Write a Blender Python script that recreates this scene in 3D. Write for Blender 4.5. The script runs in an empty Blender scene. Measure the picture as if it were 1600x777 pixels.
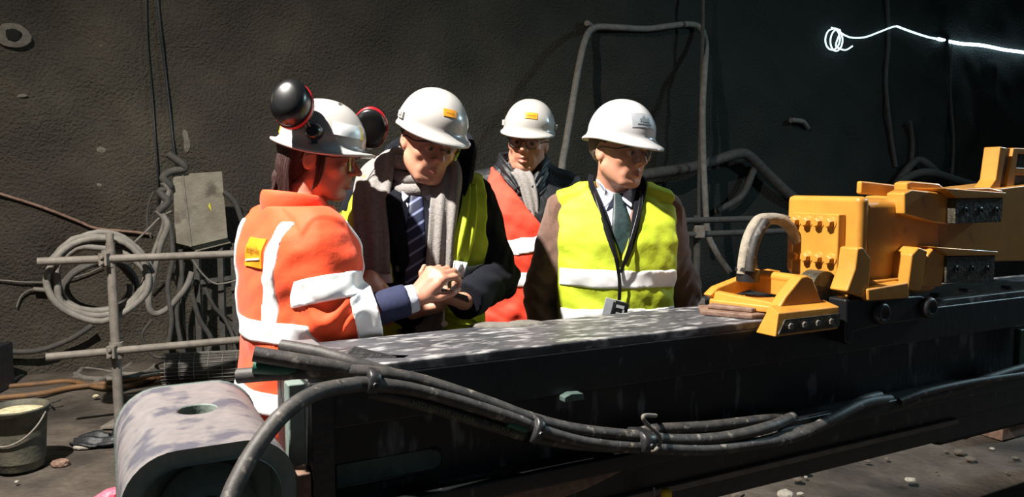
import bpy, math, random
import numpy as np
from mathutils import Vector, Matrix
from mathutils.bvhtree import BVHTree
random.seed(7); np.random.seed(7)
SC = bpy.context.scene
COL = SC.collection
R = math.radians

# ------------------------------------------------------------------ camera, world, lights, exposure
PITCH = math.atan(100.5/1200.0)
cam_d = bpy.data.cameras.new('camera'); cam = bpy.data.objects.new('camera', cam_d); COL.objects.link(cam)
cam_d.sensor_width = 36; cam_d.lens = 27.0; cam_d.clip_start = 0.05
cam.location = (0, 0, 1.5); cam.rotation_euler = (R(90)-PITCH, 0, 0)
SC.camera = cam
SC.view_settings.view_transform = 'Standard'; SC.view_settings.look = 'None'
SC.view_settings.gamma = 1; SC.view_settings.use_curve_mapping = False
SC.view_settings.exposure = 0.0

w = bpy.data.worlds.new('world'); SC.world = w; w.use_nodes = True
w.node_tree.nodes['Background'].inputs[0].default_value = (0.62, 0.8, 1.0, 1)
w.node_tree.nodes['Background'].inputs[1].default_value = 0.07

def lamp(name, kind, loc, target, energy, color, size=0.2, spot=None, blend=0.5):
    d = bpy.data.lights.new(name, kind); d.energy = energy; d.color = color
    if kind == 'AREA': d.size = size
    else: d.shadow_soft_size = size
    if spot: d.spot_size = R(spot); d.spot_blend = blend
    o = bpy.data.objects.new(name, d); COL.objects.link(o); o.location = loc
    o.rotation_euler = (Vector(target)-Vector(loc)).to_track_quat('-Z', 'Y').to_euler()
    return o
# work floodlight high on the left behind the photographer
lamp('floodlight', 'SPOT', (-2.35, 0.75, 5.5), (-1.0, 2.9, 1.0), 4300, (1.0, 0.94, 0.86), 0.07, 108, 1.0)
lamp('tunnel_glow', 'AREA', (-6.5, 3.5, 4.0), (-2.5, 6.2, 2.2), 26, (1.0, 0.88, 0.5), 1.2)
lamp('tunnel_cool', 'AREA', (7.8, 5.2, 4.4), (3.2, 3.6, 1.1), 230, (0.6, 0.88, 1.0), 0.6)

# ------------------------------------------------------------------ geometry of the place
T = R(28); CT, ST = math.cos(T), math.sin(T)          # the feed beam and the tunnel wall run along u
def uvz(u, v, z): return Vector((u*CT - v*ST, u*ST + v*CT, z))
CAMP = Vector((0, 0, 1.5))
def ray(px, py):
    a = (px-800)/1200.0; b = (388.5-py)/1200.0
    return Vector((a, math.cos(PITCH)+b*math.sin(PITCH), -math.sin(PITCH)+b*math.cos(PITCH)))
def atY(px, py, Y): r = ray(px, py); return CAMP + r*(Y/r.y)
def atZ(px, py, z): r = ray(px, py); return CAMP + r*((z-1.5)/r.z)
def atV(px, py, v): r = ray(px, py); return CAMP + r*(v/(-r.x*ST + r.y*CT))
def tuv(p): return (p.x*CT+p.y*ST, -p.x*ST+p.y*CT, p.z)
def fV(px, py, v):
    q = tuv(atV(px, py, v)); return (q[0], q[2])
def fU(px, py, u):
    r = ray(px, py); q = tuv(CAMP + r*(u/(r.x*CT + r.y*ST))); return (q[1], q[2])

# ------------------------------------------------------------------ materials
def rgb(r, g, b):
    f = lambda c: (c/255/12.92) if c/255 <= 0.04045 else ((c/255+0.055)/1.055)**2.4
    return (f(r), f(g), f(b), 1)
MATS = {}
def mat(name, c1, c2=None, rough=0.6, metal=0.0, scale=8.0, lo=0.35, hi=0.65, bump=0.0, bscale=60.0, spec=0.5,
        emit=None, estr=0, alpha=None, sheen=0, coat=0, detail=6, c3=None, s3=2.0, lo3=.6, hi3=.7, bdist=0.01, stretch=None, rough2=None):
    m = bpy.data.materials.new(name); m.use_nodes = True
    nt = m.node_tree; N = nt.nodes; L = nt.links; b = N['Principled BSDF']
    b.inputs['Base Color'].default_value = c1; b.inputs['Roughness'].default_value = rough
    b.inputs['Metallic'].default_value = metal; b.inputs['Specular IOR Level'].default_value = spec
    b.inputs['Coat Weight'].default_value = coat; b.inputs['Sheen Weight'].default_value = sheen
    tc = N.new('ShaderNodeTexCoord'); src = tc.outputs['Object']
    if stretch:
        mp = N.new('ShaderNodeMapping'); mp.inputs['Scale'].default_value = stretch; L.new(src, mp.inputs[0]); src = mp.outputs[0]
    out = None
    if c2:
        n = N.new('ShaderNodeTexNoise'); n.inputs['Scale'].default_value = scale; n.inputs['Detail'].default_value = detail
        n.inputs['Roughness'].default_value = 0.65; L.new(src, n.inputs['Vector'])
        r = N.new('ShaderNodeValToRGB'); r.color_ramp.elements[0].position = lo; r.color_ramp.elements[1].position = hi
        r.color_ramp.elements[0].color = c1; r.color_ramp.elements[1].color = c2
        L.new(n.outputs['Fac'], r.inputs[0]); out = r.outputs[0]
        if rough2 is not None:
            mr = N.new('ShaderNodeMapRange'); mr.inputs[1].default_value = lo; mr.inputs[2].default_value = hi
            mr.inputs[3].default_value = rough; mr.inputs[4].default_value = rough2
            L.new(n.outputs['Fac'], mr.inputs[0]); L.new(mr.outputs[0], b.inputs['Roughness'])
    if c3:
        n3 = N.new('ShaderNodeTexNoise'); n3.inputs['Scale'].default_value = s3; n3.inputs['Detail'].default_value = 8
        L.new(src, n3.inputs['Vector'])
        r3 = N.new('ShaderNodeValToRGB'); r3.color_ramp.elements[0].position = lo3; r3.color_ramp.elements[1].position = hi3
        r3.color_ramp.elements[0].color = (0,0,0,1); r3.color_ramp.elements[1].color = (1,1,1,1)
        L.new(n3.outputs['Fac'], r3.inputs[0])
        mx = N.new('ShaderNodeMixRGB'); L.new(r3.outputs[0], mx.inputs[0])
        if out is not None: L.new(out, mx.inputs[1])
        else: mx.inputs[1].default_value = c1
        mx.inputs[2].default_value = c3; out = mx.outputs[0]
    if out is not None: L.new(out, b.inputs['Base Color'])
    if bump:
        nb = N.new('ShaderNodeTexNoise'); nb.inputs['Scale'].default_value = bscale; nb.inputs['Detail'].default_value = 5
        L.new(src, nb.inputs['Vector'])
        bp = N.new('ShaderNodeBump'); bp.inputs['Strength'].default_value = bump; bp.inputs['Distance'].default_value = bdist
        L.new(nb.outputs['Fac'], bp.inputs['Height']); L.new(bp.outputs[0], b.inputs['Normal'])
    if emit:
        b.inputs['Emission Color'].default_value = emit; b.inputs['Emission Strength'].default_value = estr
    if alpha is not None:
        b.inputs['Alpha'].default_value = alpha
    MATS[name] = m
    return m

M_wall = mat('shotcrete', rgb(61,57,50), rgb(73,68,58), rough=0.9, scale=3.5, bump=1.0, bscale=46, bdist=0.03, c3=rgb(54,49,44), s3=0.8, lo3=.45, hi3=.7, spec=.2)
def wall_gradient():  # wall colour mixes into a darker grey-green towards the right
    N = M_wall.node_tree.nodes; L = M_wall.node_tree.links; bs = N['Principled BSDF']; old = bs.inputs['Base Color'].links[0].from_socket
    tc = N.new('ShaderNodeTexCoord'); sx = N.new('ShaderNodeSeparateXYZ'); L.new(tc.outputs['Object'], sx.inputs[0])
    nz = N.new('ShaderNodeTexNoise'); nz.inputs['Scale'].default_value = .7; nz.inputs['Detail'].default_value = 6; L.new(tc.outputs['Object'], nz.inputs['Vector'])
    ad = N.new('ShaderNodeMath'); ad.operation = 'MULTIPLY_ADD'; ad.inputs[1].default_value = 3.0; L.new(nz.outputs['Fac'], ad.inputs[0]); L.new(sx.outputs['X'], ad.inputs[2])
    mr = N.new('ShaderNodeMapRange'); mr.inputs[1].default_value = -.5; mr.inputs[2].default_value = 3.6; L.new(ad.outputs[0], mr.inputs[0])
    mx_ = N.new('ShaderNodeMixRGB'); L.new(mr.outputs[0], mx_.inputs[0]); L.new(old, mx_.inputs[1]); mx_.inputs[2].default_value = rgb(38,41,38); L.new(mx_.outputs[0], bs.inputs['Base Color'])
wall_gradient()
M_floor = mat('wet_ground', rgb(66,58,51), rgb(88,80,72), rough=0.75, scale=5, bump=0.8, bscale=25, bdist=.02, c3=rgb(44,40,36), s3=1.3, lo3=.48, hi3=.62, spec=.3)
M_pale = mat('pale_spall', rgb(165,160,148), rgb(120,113,104), rough=.9, scale=30, bump=.6, bscale=60)
M_black = mat('oily_black_steel', rgb(14,15,18), rgb(24,26,29), rough=0.42, scale=14, bump=.25, bscale=50, c3=rgb(96,98,102), s3=28, lo3=.63, hi3=.78, bdist=.004, stretch=(1,1,.5))
M_blacktop = mat('scuffed_black_steel', rgb(42,43,48), rgb(82,82,86), rough=0.5, scale=12, bump=.4, bscale=40, c3=rgb(170,168,168), s3=34, lo3=.52, hi3=.74, bdist=.004, stretch=(.5,1.3,1))
M_blackpl = mat('black_paint', rgb(24,24,26), rgb(40,40,42), rough=.4, scale=20, bump=.2)
M_web = mat('drip_stained_black_steel', rgb(13,14,17), rgb(22,24,27), rough=.45, scale=14, bump=.3, bscale=50, c3=rgb(110,112,114), s3=22, lo3=.58, hi3=.72, stretch=(1,1,.30), bdist=.004)
M_cream = mat('cream_dusty_hose', rgb(168,158,142), rgb(132,124,110), rough=.8, scale=18, bump=.3)
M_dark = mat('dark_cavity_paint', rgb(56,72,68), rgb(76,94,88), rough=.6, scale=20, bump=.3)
M_greydk = mat('dark_green_grey_casting', rgb(98,114,108), rgb(120,132,126), rough=.6, scale=25, bump=.4, bscale=60, bdist=.004, c3=rgb(140,148,140), s3=9, lo3=.58, hi3=.75)
M_cast = mat('worn_grey_casting', rgb(98,94,96), rgb(112,107,106), rough=.75, scale=30, bump=.35, bscale=70, bdist=.003, c3=rgb(68,67,77), s3=11.0, lo3=.50, hi3=.60, detail=10)
M_yel = mat('yellow_machine_paint', rgb(202,142,56), rgb(186,128,50), rough=.36, scale=9, bump=.10, bscale=35, bdist=.004, c3=rgb(150,104,50), s3=14, lo3=.62, hi3=.78, coat=.15)
M_yelbk = mat('dark_oily_face', rgb(34,32,26), rgb(74,70,56), rough=.45, scale=30, bump=.6, bscale=60)
M_rust = mat('rusty_steel', rgb(98,72,60), rgb(134,108,92), rough=.7, scale=25, bump=.5, bscale=60, bdist=.005)
M_hose = mat('dusty_black_hose', rgb(36,35,35), rgb(66,62,59), rough=.6, scale=26, bump=.3, bscale=90, bdist=.003, c3=rgb(120,114,106), s3=40, lo3=.6, hi3=.7)
M_hosegrn = mat('green_hose', rgb(30,92,70), rgb(28,56,48), rough=.5, scale=15, bump=.2)
M_hosegry = mat('dusty_grey_hose', rgb(114,109,102), rgb(92,88,82), rough=.8, scale=18, bump=.3, bdist=.004)
M_hosedk = mat('dark_dusty_hose', rgb(68,65,60), rgb(50,48,45), rough=.8, scale=18, bump=.3, bdist=.004)
M_orgh = mat('orange_dusty_cable', rgb(122,86,50), rgb(88,68,50), rough=.7, scale=12)
M_steel = mat('dusty_galvanised_tube', rgb(120,113,104), rgb(96,89,82), rough=.7, metal=.1, scale=14, bump=.3, bdist=.003)
M_wood = mat('dusty_board', rgb(126,120,106), rgb(104,97,84), rough=.85, scale=7, bump=.4, c3=rgb(78,70,60), s3=6, lo3=.58, hi3=.7)
M_mesh = mat('wire_mesh', rgb(118,114,106), rgb(90,86,80), rough=.6, scale=20)
M_bucket = mat('dirty_bucket', rgb(54,54,46), rgb(84,80,66), rough=.7, scale=12, bump=.4)
M_mortar = mat('dry_mortar', rgb(196,186,150), rgb(150,142,112), rough=.95, scale=30, bump=1.0, bscale=60)
M_helmet = mat('white_helmet_plastic', (0.41,0.395,0.375,1), (0.44,0.425,0.405,1), rough=.28, scale=4, coat=.3)
M_helmet4 = mat('clean_white_helmet_plastic', (0.47,0.46,0.47,1), (0.50,0.49,0.50,1), rough=.25, scale=4, coat=.3)
M_skin = mat('skin', rgb(196,144,118), rgb(184,128,104), rough=.5, scale=14, bump=.12, bscale=180, bdist=.002)
M_skin_f = mat('skin_pale', rgb(190,136,112), rgb(178,120,98), rough=.5, scale=14, bump=.1, bscale=180, bdist=.002)
for m_ in (M_skin, M_skin_f):
    m_.node_tree.nodes['Principled BSDF'].inputs['Subsurface Weight'].default_value = .08
    m_.node_tree.nodes['Principled BSDF'].inputs['Subsurface Scale'].default_value = .01
M_lip = mat('lips', rgb(172,112,96), rgb(162,104,88), rough=.45, scale=40)
M_eye = mat('eye_white', rgb(205,200,192), rough=.2)
M_iris = mat('iris', rgb(40,28,20), rough=.15)
M_hairb = mat('dark_brown_hair', rgb(44,26,24), rgb(74,42,36), rough=.5, scale=60, stretch=(3,3,.25), bump=.8, bscale=160)
M_hairg = mat('short_grey_brown_hair', rgb(62,52,46), rgb(92,82,74), rough=.7, scale=80, bump=.6, bscale=220)
M_org = mat('orange_hivis_fabric', rgb(252,84,34), rgb(246,76,30), rough=.75, scale=5, bump=.25, bscale=30, bdist=.01, sheen=.1)
M_red = mat('red_orange_hivis_fabric', rgb(250,74,46), rgb(240,66,42), rough=.75, scale=5, bump=.25, bscale=30, bdist=.01)
M_vest = mat('yellow_hivis_fabric', rgb(190,206,44), rgb(180,196,40), rough=.7, scale=5, bump=.25, bscale=26, bdist=.012)
M_band = mat('retroreflective_tape', (0.96,0.97,0.98,1), rough=.35, metal=0, spec=1.0)
M_bandy = mat('yellow_reflective_tape', rgb(250,214,40), rough=.4)
M_navy = mat('navy_wool', rgb(14,16,24), rgb(20,22,31), spec=.2, rough=.95, scale=60, bump=.3, bscale=300, bdist=.002)
M_navyb = mat('navy_blue_sleeve', rgb(34,42,76), rgb(28,34,62), rough=.85, scale=40, bump=.2, bscale=200, bdist=.002)
M_blackcl = mat('black_quilted_coat', rgb(16,18,22), rgb(24,26,31), rough=.55, scale=20, bump=.4, bscale=50)
M_brown = mat('brown_wool_coat', rgb(112,82,68), rgb(94,68,56), rough=.95, scale=50, bump=.4, bscale=240, bdist=.003, sheen=.3)
M_sweat = mat('light_brown_sweater', rgb(142,110,98), rgb(126,96,86), rough=.95, scale=60, bump=.5, bscale=300, bdist=.003)
M_shirt = mat('white_shirt', rgb(200,206,222), rgb(186,192,208), rough=.8, scale=10, bump=.1)
M_tie4 = mat('dark_green_tie', rgb(20,36,38), rgb(34,58,60), rough=.5, scale=70)
M_scarf = mat('grey_wool_scarf', rgb(146,141,138), rgb(124,119,116), rough=.95, scale=90, bump=.6, bscale=260, bdist=.004, sheen=.3)
M_trous = mat('dark_trousers', rgb(30,32,40), rgb(38,40,48), rough=.9, scale=30, bump=.2)
M_boot = mat('black_boot', rgb(24,22,20), rgb(60,54,46), rough=.6, scale=20)
M_blk = mat('black_plastic', rgb(16,16,18), rgb(24,24,26), rough=.3, scale=20)
M_redp = mat('red_plastic', rgb(190,26,34), rgb(160,20,28), rough=.35, scale=20)
M_dust = mat('wall_dust', rgb(104,98,88), rgb(84,79,71), rough=.95, scale=30, bump=.8, bscale=60)
M_ora = mat('orange_sticker', rgb(222,152,30), rgb(212,140,26), rough=.5, scale=30)
M_brn = mat('brown_ink', rgb(110,70,20), rough=.6)
M_whi = mat('white_print', rgb(235,230,220), rough=.6)
M_gry = mat('grey_sticker', rgb(158,163,168), rgb(142,147,152), rough=.5, scale=30)
M_gryink = mat('grey_ink', rgb(96,106,112), rough=.6)
M_pink = mat('pink_plastic', rgb(230,90,110), rgb(205,70,95), rough=.5, scale=30, bump=.5)
M_led = mat('led_strip', (1,1,1,1), emit=(.55,.85,1,1), estr=9)
M_ledd = mat('dim_led_strip', (1,1,1,1), emit=(.55,.85,.95,1), estr=2.2)
M_rope = mat('yellow_hose_print', rgb(112,120,84), rough=.7)
M_green = mat('green_machine_paint', rgb(12,60,28), rgb(8,38,18), rough=.5, scale=20)

def glass(name, col, alpha):
    m = bpy.data.materials.new(name); m.use_nodes = True; N = m.node_tree.nodes; L = m.node_tree.links
    N.clear(); o = N.new('ShaderNodeOutputMaterial'); mx = N.new('ShaderNodeMixShader'); t = N.new('ShaderNodeBsdfTransparent')
    g = N.new('ShaderNodeBsdfGlossy'); g.inputs['Roughness'].default_value = .05; g.inputs['Color'].default_value = col
    mx.inputs[0].default_value = alpha; L.new(t.outputs[0], mx.inputs[1]); L.new(g.outputs[0], mx.inputs[2]); L.new(mx.outputs[0], o.inputs[0])
    t.inputs['Color'].default_value = (.9,.92,.9,1)
    return m
M_lens = glass('clear_lens', (1,1,1,1), .07)

def tie_stripes():
    m = mat('navy_striped_tie', rgb(24,30,60), rough=.5); N = m.node_tree.nodes; L = m.node_tree.links
    tc = N.new('ShaderNodeTexCoord'); mp = N.new('ShaderNodeMapping'); mp.inputs['Rotation'].default_value = (0, R(32), 0)
    wv = N.new('ShaderNodeTexWave'); wv.bands_direction = 'Z'; wv.inputs['Scale'].default_value = 9.5
    rp = N.new('ShaderNodeValToRGB'); rp.color_ramp.elements[0].position = .86; rp.color_ramp.elements[0].color = rgb(22,28,58)
    rp.color_ramp.elements[1].position = .93; rp.color_ramp.elements[1].color = rgb(120,130,165)
    L.new(tc.outputs['Object'], mp.inputs[0]); L.new(mp.outputs[0], wv.inputs[0]); L.new(wv.outputs['Fac'], rp.inputs[0])
    L.new(rp.outputs[0], N['Principled BSDF'].inputs['Base Color']); return m
M_tie2 = tie_stripes()

# ------------------------------------------------------------------ mesh helpers
ROOTM = {}
def tag(o, label=None, cat=None, group=None, kind=None):
    if label: o['label'] = label
    if cat: o['category'] = cat
    if group: o['group'] = group
    if kind: o['kind'] = kind
    return o
def thing(name, label, cat, loc=(0,0,0), rotz=0.0, group=None):
    o = bpy.data.objects.new(name, None); COL.objects.link(o); o.empty_display_size = .1
    o.location = loc; o.rotation_euler = (0, 0, rotz)
    ROOTM[o] = Matrix.Translation(Vector(loc)) @ Matrix.Rotation(rotz, 4, 'Z')
    return tag(o, label, cat, group)

def mesh_np(name, V, F, smooth=True, mats=(), mi=None):
    """F: (n,k) array or list of lists"""
    me = bpy.data.meshes.new(name)
    V = np.asarray(V, dtype=np.float32).reshape(-1, 3)
    if isinstance(F, np.ndarray):
        n, k = F.shape; idx = F.ravel().astype(np.int32); st = np.arange(0, n*k, k, dtype=np.int32); tot = np.full(n, k, np.int32)
    else:
        n = len(F); tot = np.array([len(f) for f in F], np.int32); st = np.concatenate([[0], np.cumsum(tot)[:-1]]).astype(np.int32)
        idx = np.array([i for f in F for i in f], np.int32)
    me.vertices.add(len(V)); me.vertices.foreach_set('co', V.ravel())
    me.loops.add(len(idx)); me.loops.foreach_set('vertex_index', idx)
    me.polygons.add(n); me.polygons.foreach_set('loop_start', st); me.polygons.foreach_set('loop_total', tot)
    if not isinstance(smooth, bool) or smooth:
        s = np.ones(n, bool) if isinstance(smooth, bool) else np.asarray(smooth, bool)
        me.polygons.foreach_set('use_smooth', s)
    for m in mats: me.materials.append(m)
    if mi is not None: me.polygons.foreach_set('material_index', np.asarray(mi, np.int32))
    me.update(calc_edges=True); me.validate()
    return me

class MB:
    """collects shapes in world coordinates (or a local frame when local=True at build)"""
    def __init__(s): s.V = []; s.F = []; s.S = []; s.n = 0
    def add(s, V, F, smooth=False):
        V = [tuple(v) for v in V]; s.V += V; s.F += [[i+s.n for i in f] for f in F]; s.S += [smooth]*len(F); s.n += len(V); return s
    def box(s, c, size, M=None):
        x, y, z = [d/2 for d in size]; c = Vector(c)
        P = [Vector((a*x, b*y, d*z)) for d in (-1, 1) for a, b in ((-1,-1),(1,-1),(1,1),(-1,1))]
        if M is not None: P = [M @ p for p in P]
        return s.add([p+c for p in P], [[0,3,2,1],[4,5,6,7],[0,1,5,4],[1,2,6,5],[2,3,7,6],[3,0,4,7]])
    def ubox(s, u0, u1, v0, v1, z0, z1):
        P = [uvz(*q) for q in ((u0,v0,z0),(u1,v0,z0),(u1,v1,z0),(u0,v1,z0),(u0,v0,z1),(u1,v0,z1),(u1,v1,z1),(u0,v1,z1))]
        return s.add(P, [[0,3,2,1],[4,5,6,7],[0,1,5,4],[1,2,6,5],[2,3,7,6],[3,0,4,7]])
    def prism(s, A, B, smooth=False):
        """A and B: matching outlines (lists of points)"""
        n = len(A); P = list(A)+list(B)
        c = sum((Vector(p) for p in A), Vector())/n; d = sum((Vector(p) for p in B), Vector())/n
        nrm = sum(((Vector(A[i])-c).cross(Vector(A[(i+1) % n])-c) for i in range(n)), Vector())
        flip = nrm.dot(d-c) > 0
        F = [list(range(n))[::-1], list(range(n, 2*n))] if flip else [list(range(n)), list(range(n, 2*n))[::-1]]
        for i in range(n):
            j = (i+1) % n; q = [i, j, n+j, n+i]; F.append(q if flip else q[::-1])
        return s.add(P, F, smooth)
    def pv(s, pts, v0, v1, traced_at=None):
        """outline in (u, z) or pixels traced on plane v=traced_at, extruded from v0 to v1"""
        q = [fV(p[0], p[1], traced_at) for p in pts] if traced_at else pts
        return s.prism([uvz(a, v0, z) for a, z in q], [uvz(a, v1, z) for a, z in q])
    def pu(s, pts, u0, u1, traced_at=None):
        q = [fU(p[0], p[1], traced_at) for p in pts] if traced_at else pts
        return s.prism([uvz(u0, a, z) for a, z in q], [uvz(u1, a, z) for a, z in q])
    def tube(s, pts, r, seg=10, smooth_n=6, cap=True, loop=False):
        P = spline(pts, smooth_n, loop) if smooth_n else [Vector(p) for p in pts]
        Fr = frames(P); n = len(P); V = []
        for i, (p, a, b) in enumerate(Fr):
            rr = r(i/(n-1)) if callable(r) else r
            for k in range(seg):
                t = 2*math.pi*k/seg; V.append(p + a*(rr*math.cos(t)) + b*(rr*math.sin(t)))
        F = []
        for i in range(n-1):
            for k in range(seg):
                k2 = (k+1) % seg; F.append([i*seg+k, i*seg+k2, (i+1)*seg+k2, (i+1)*seg+k])
        s.add(V, F, True)
        if cap:
            s.add(V[:seg], [list(range(seg))[::-1]]); s.add(V[-seg:], [list(range(seg))])
        return s
    def cyl(s, a, b, r, seg=16, r2=None):
        return s.tube([a, b], (lambda t: r + ((r if r2 is None else r2)-r)*t), seg, 0)
    def lathe(s, prof, c, axis=(0,0,1), seg=24, smooth=True):
        ax = Vector(axis).normalized(); x = ax.orthogonal().normalized(); y = ax.cross(x); c = Vector(c); V = []
        for r, h in prof:
            for k in range(seg):
                t = 2*math.pi*k/seg; V.append(c + ax*h + x*(r*math.cos(t)) + y*(r*math.sin(t)))
        F = []
        for i in range(len(prof)-1):
            for k in range(seg):
                k2 = (k+1) % seg; F.append([i*seg+k, i*seg+k2, (i+1)*seg+k2, (i+1)*seg+k])
        return s.add(V, F, smooth)
    def loft(s, rings, closed_ring=True, smooth=True, cap=True):
        n = len(rings[0]); V = [p for r_ in rings for p in r_]; F = []
        for i in range(len(rings)-1):
            for k in range(n if closed_ring else n-1):
                k2 = (k+1) % n; F.append([i*n+k, i*n+k2, (i+1)*n+k2, (i+1)*n+k])
        if cap and closed_ring: F += [list(range(n))[::-1], [(len(rings)-1)*n+k for k in range(n)]]
        return s.add(V, F, smooth)
    def hexbolt(s, c, axis, r, h):
        ax = Vector(axis).normalized(); x = ax.orthogonal().normalized(); y = ax.cross(x); c = Vector(c)
        A = [c + x*(r*math.cos(k*math.pi/3)) + y*(r*math.sin(k*math.pi/3)) for k in range(6)]
        B = [p + ax*h*.8 for p in A]; D = [c+ax*h + (p-c)*.86 for p in A]
        s.prism(A, B); s.prism(B, D); return s
    def blob(s, c, rad, seed=0, amp=.25, flat=1.0, n=2):
        import bmesh
        bm = bmesh.new(); bmesh.ops.create_icosphere(bm, subdivisions=n, radius=1)
        rng = random.Random(seed); c = Vector(c); off = [Vector((rng.uniform(-1,1), rng.uniform(-1,1), rng.uniform(-1,1))).normalized() for _ in range(6)]
        V = []
        for v in bm.verts:
            d = v.co.normalized(); k = 1+amp*sum(max(0, d.dot(o)-.5) for o in off) - amp*.5*abs(d.dot(off[0]))
            V.append(c + Vector((d.x*rad[0]*k, d.y*rad[1]*k, d.z*rad[2]*k*flat)))
        F = [[v.index for v in f.verts] for f in bm.faces]; bm.free()
        return s.add(V, F, n > 2)
    def build(s, name, m, parent=None, root=None, local=False, bevel=0, bseg=2, solid=0, subsurf=0, mi=None, auto=False):
        V = [Vector(v) for v in s.V]
        loc = None
        rt = root or parent
        if rt is not None:
            while rt not in ROOTM: rt = rt.parent
            if not local:
                Mi = ROOTM[rt].inverted(); V = [Mi @ v for v in V]
        elif not local:
            a = np.array([tuple(v) for v in V]); lo = a.min(0); hi = a.max(0)
            loc = Vector(((lo[0]+hi[0])/2, (lo[1]+hi[1])/2, lo[2])); V = [v-loc for v in V]
        me = mesh_np(name, [tuple(v) for v in V], s.F, np.array(s.S), m if isinstance(m, (list, tuple)) else (m,), mi)
        o = bpy.data.objects.new(name, me); COL.objects.link(o)
        if parent: o.parent = parent
        if loc is not None: o.location = loc
        if bevel:
            b = o.modifiers.new('bevel', 'BEVEL'); b.width = bevel; b.segments = bseg; b.limit_method = 'ANGLE'; b.angle_limit = R(35)
            me.polygons.foreach_set('use_smooth', np.ones(len(me.polygons), bool))
            wn = o.modifiers.new('wn', 'WEIGHTED_NORMAL'); wn.keep_sharp = True
        if solid:
            b = o.modifiers.new('solid', 'SOLIDIFY'); b.thickness = solid
        if subsurf:
            b = o.modifiers.new('sub', 'SUBSURF'); b.levels = b.render_levels = subsurf
        return o

def spline(pts, n=6, loop=False):
    P = [Vector(p) for p in pts]
    if len(P) < 3 or n <= 1: return P
    out = []; m = len(P)
    rng = range(m) if loop else range(m-1)
    for i in rng:
        if loop: p0, p1, p2, p3 = P[(i-1) % m], P[i], P[(i+1) % m], P[(i+2) % m]
        else: p0, p1, p2, p3 = P[max(i-1, 0)], P[i], P[i+1], P[min(i+2, m-1)]
        for k in range(n):
            t = k/n
            out.append(0.5*((2*p1) + (p2-p0)*t + (2*p0-5*p1+4*p2-p3)*t*t + (3*p1-p0-3*p2+p3)*t**3))
    out.append(P[0] if loop else P[-1])
    return out
def frames(P):
    n = len(P); out = []; a = None
    for i in range(n):
        t = (P[min(i+1, n-1)]-P[max(i-1, 0)])
        t = t.normalized() if t.length > 1e-9 else Vector((0,0,1))
        if a is None:
            up = Vector((0,0,1)) if abs(t.z) < .95 else Vector((1,0,0)); a = (up - t*up.dot(t)).normalized()
        else:
            a = (a - t*a.dot(t)); a = a.normalized() if a.length > 1e-6 else t.orthogonal().normalized()
        out.append((P[i], a, t.cross(a)))
    return out

def text_mesh(txt, size, extrude=0.0008, align='CENTER'):
    cu = bpy.data.curves.new('txt', 'FONT'); cu.body = txt; cu.size = size; cu.extrude = 0; cu.align_x = align; cu.align_y = 'CENTER'; cu.resolution_u = 2
    o = bpy.data.objects.new('txt', cu); COL.objects.link(o)
    dg = bpy.context.evaluated_depsgraph_get(); me = bpy.data.meshes.new_from_object(o.evaluated_get(dg))
    V = [v.co.copy() for v in me.vertices]; F = [list(p.vertices) for p in me.polygons]
    bpy.data.objects.remove(o); bpy.data.curves.remove(cu); bpy.data.meshes.remove(me)
    return V, F

def bvh_of(objs):
    """BVH over objects in root-local coordinates"""
    V = []; F = []
    for o in objs:
        n = len(V); V += [tuple(v.co) for v in o.data.vertices]; F += [[i+n for i in p.vertices] for p in o.data.polygons]
    return BVHTree.FromPolygons(V, F)
def project(bvh, pts, origin_dir, off):
    d = Vector(origin_dir).normalized(); out = []
    for p in pts:
        h = bvh.ray_cast(Vector(p)-d*.6, d)
        out.append((h[0]-d*off) if h[0] is not None else Vector(p))
    return out
def decal(name, bvh, c, d, up, wd, ht, m, parent, off=.003, nx=8, nz=6, outline=None):
    """a patch of material laid on a surface, looking along d"""
    d = Vector(d).normalized(); up = (Vector(up)-d*Vector(up).dot(d)).normalized(); rt = d.cross(up)
    pts = [Vector(c)+rt*((i/nx-.5)*wd)+up*((j/nz-.5)*ht) for j in range(nz+1) for i in range(nx+1)]
    P = project(bvh, pts, d, off)
    B = [p+d*(off*.9) for p in P]
    F = [[j*(nx+1)+i, j*(nx+1)+i+1, (j+1)*(nx+1)+i+1, (j+1)*(nx+1)+i] for j in range(nz) for i in range(nx)]
    mb = MB(); mb.add(P, F, True)
    ring = [i for i in range(nx+1)]+[j*(nx+1)+nx for j in range(1, nz+1)]+[nz*(nx+1)+i for i in range(nx-1, -1, -1)]+[j*(nx+1) for j in range(nz-1, 0, -1)]
    k = len(ring); mb.add([P[i] for i in ring]+[B[i] for i in ring], [[i, k+i, k+(i+1) % k, (i+1) % k] for i in range(k)])
    return mb.build(name, m, parent, local=True)
def decal_text(name, bvh, txt, size, c, d, up, m, parent, off=.0045):
    d = Vector(d).normalized(); up = (Vector(up)-d*Vector(up).dot(d)).normalized(); rt = d.cross(up)
    V, F = text_mesh(txt, size)
    P = project(bvh, [Vector(c)+rt*v.x+up*v.y for v in V], d, off)
    return MB().add(P, F).build(name, m, parent, local=True)

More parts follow.
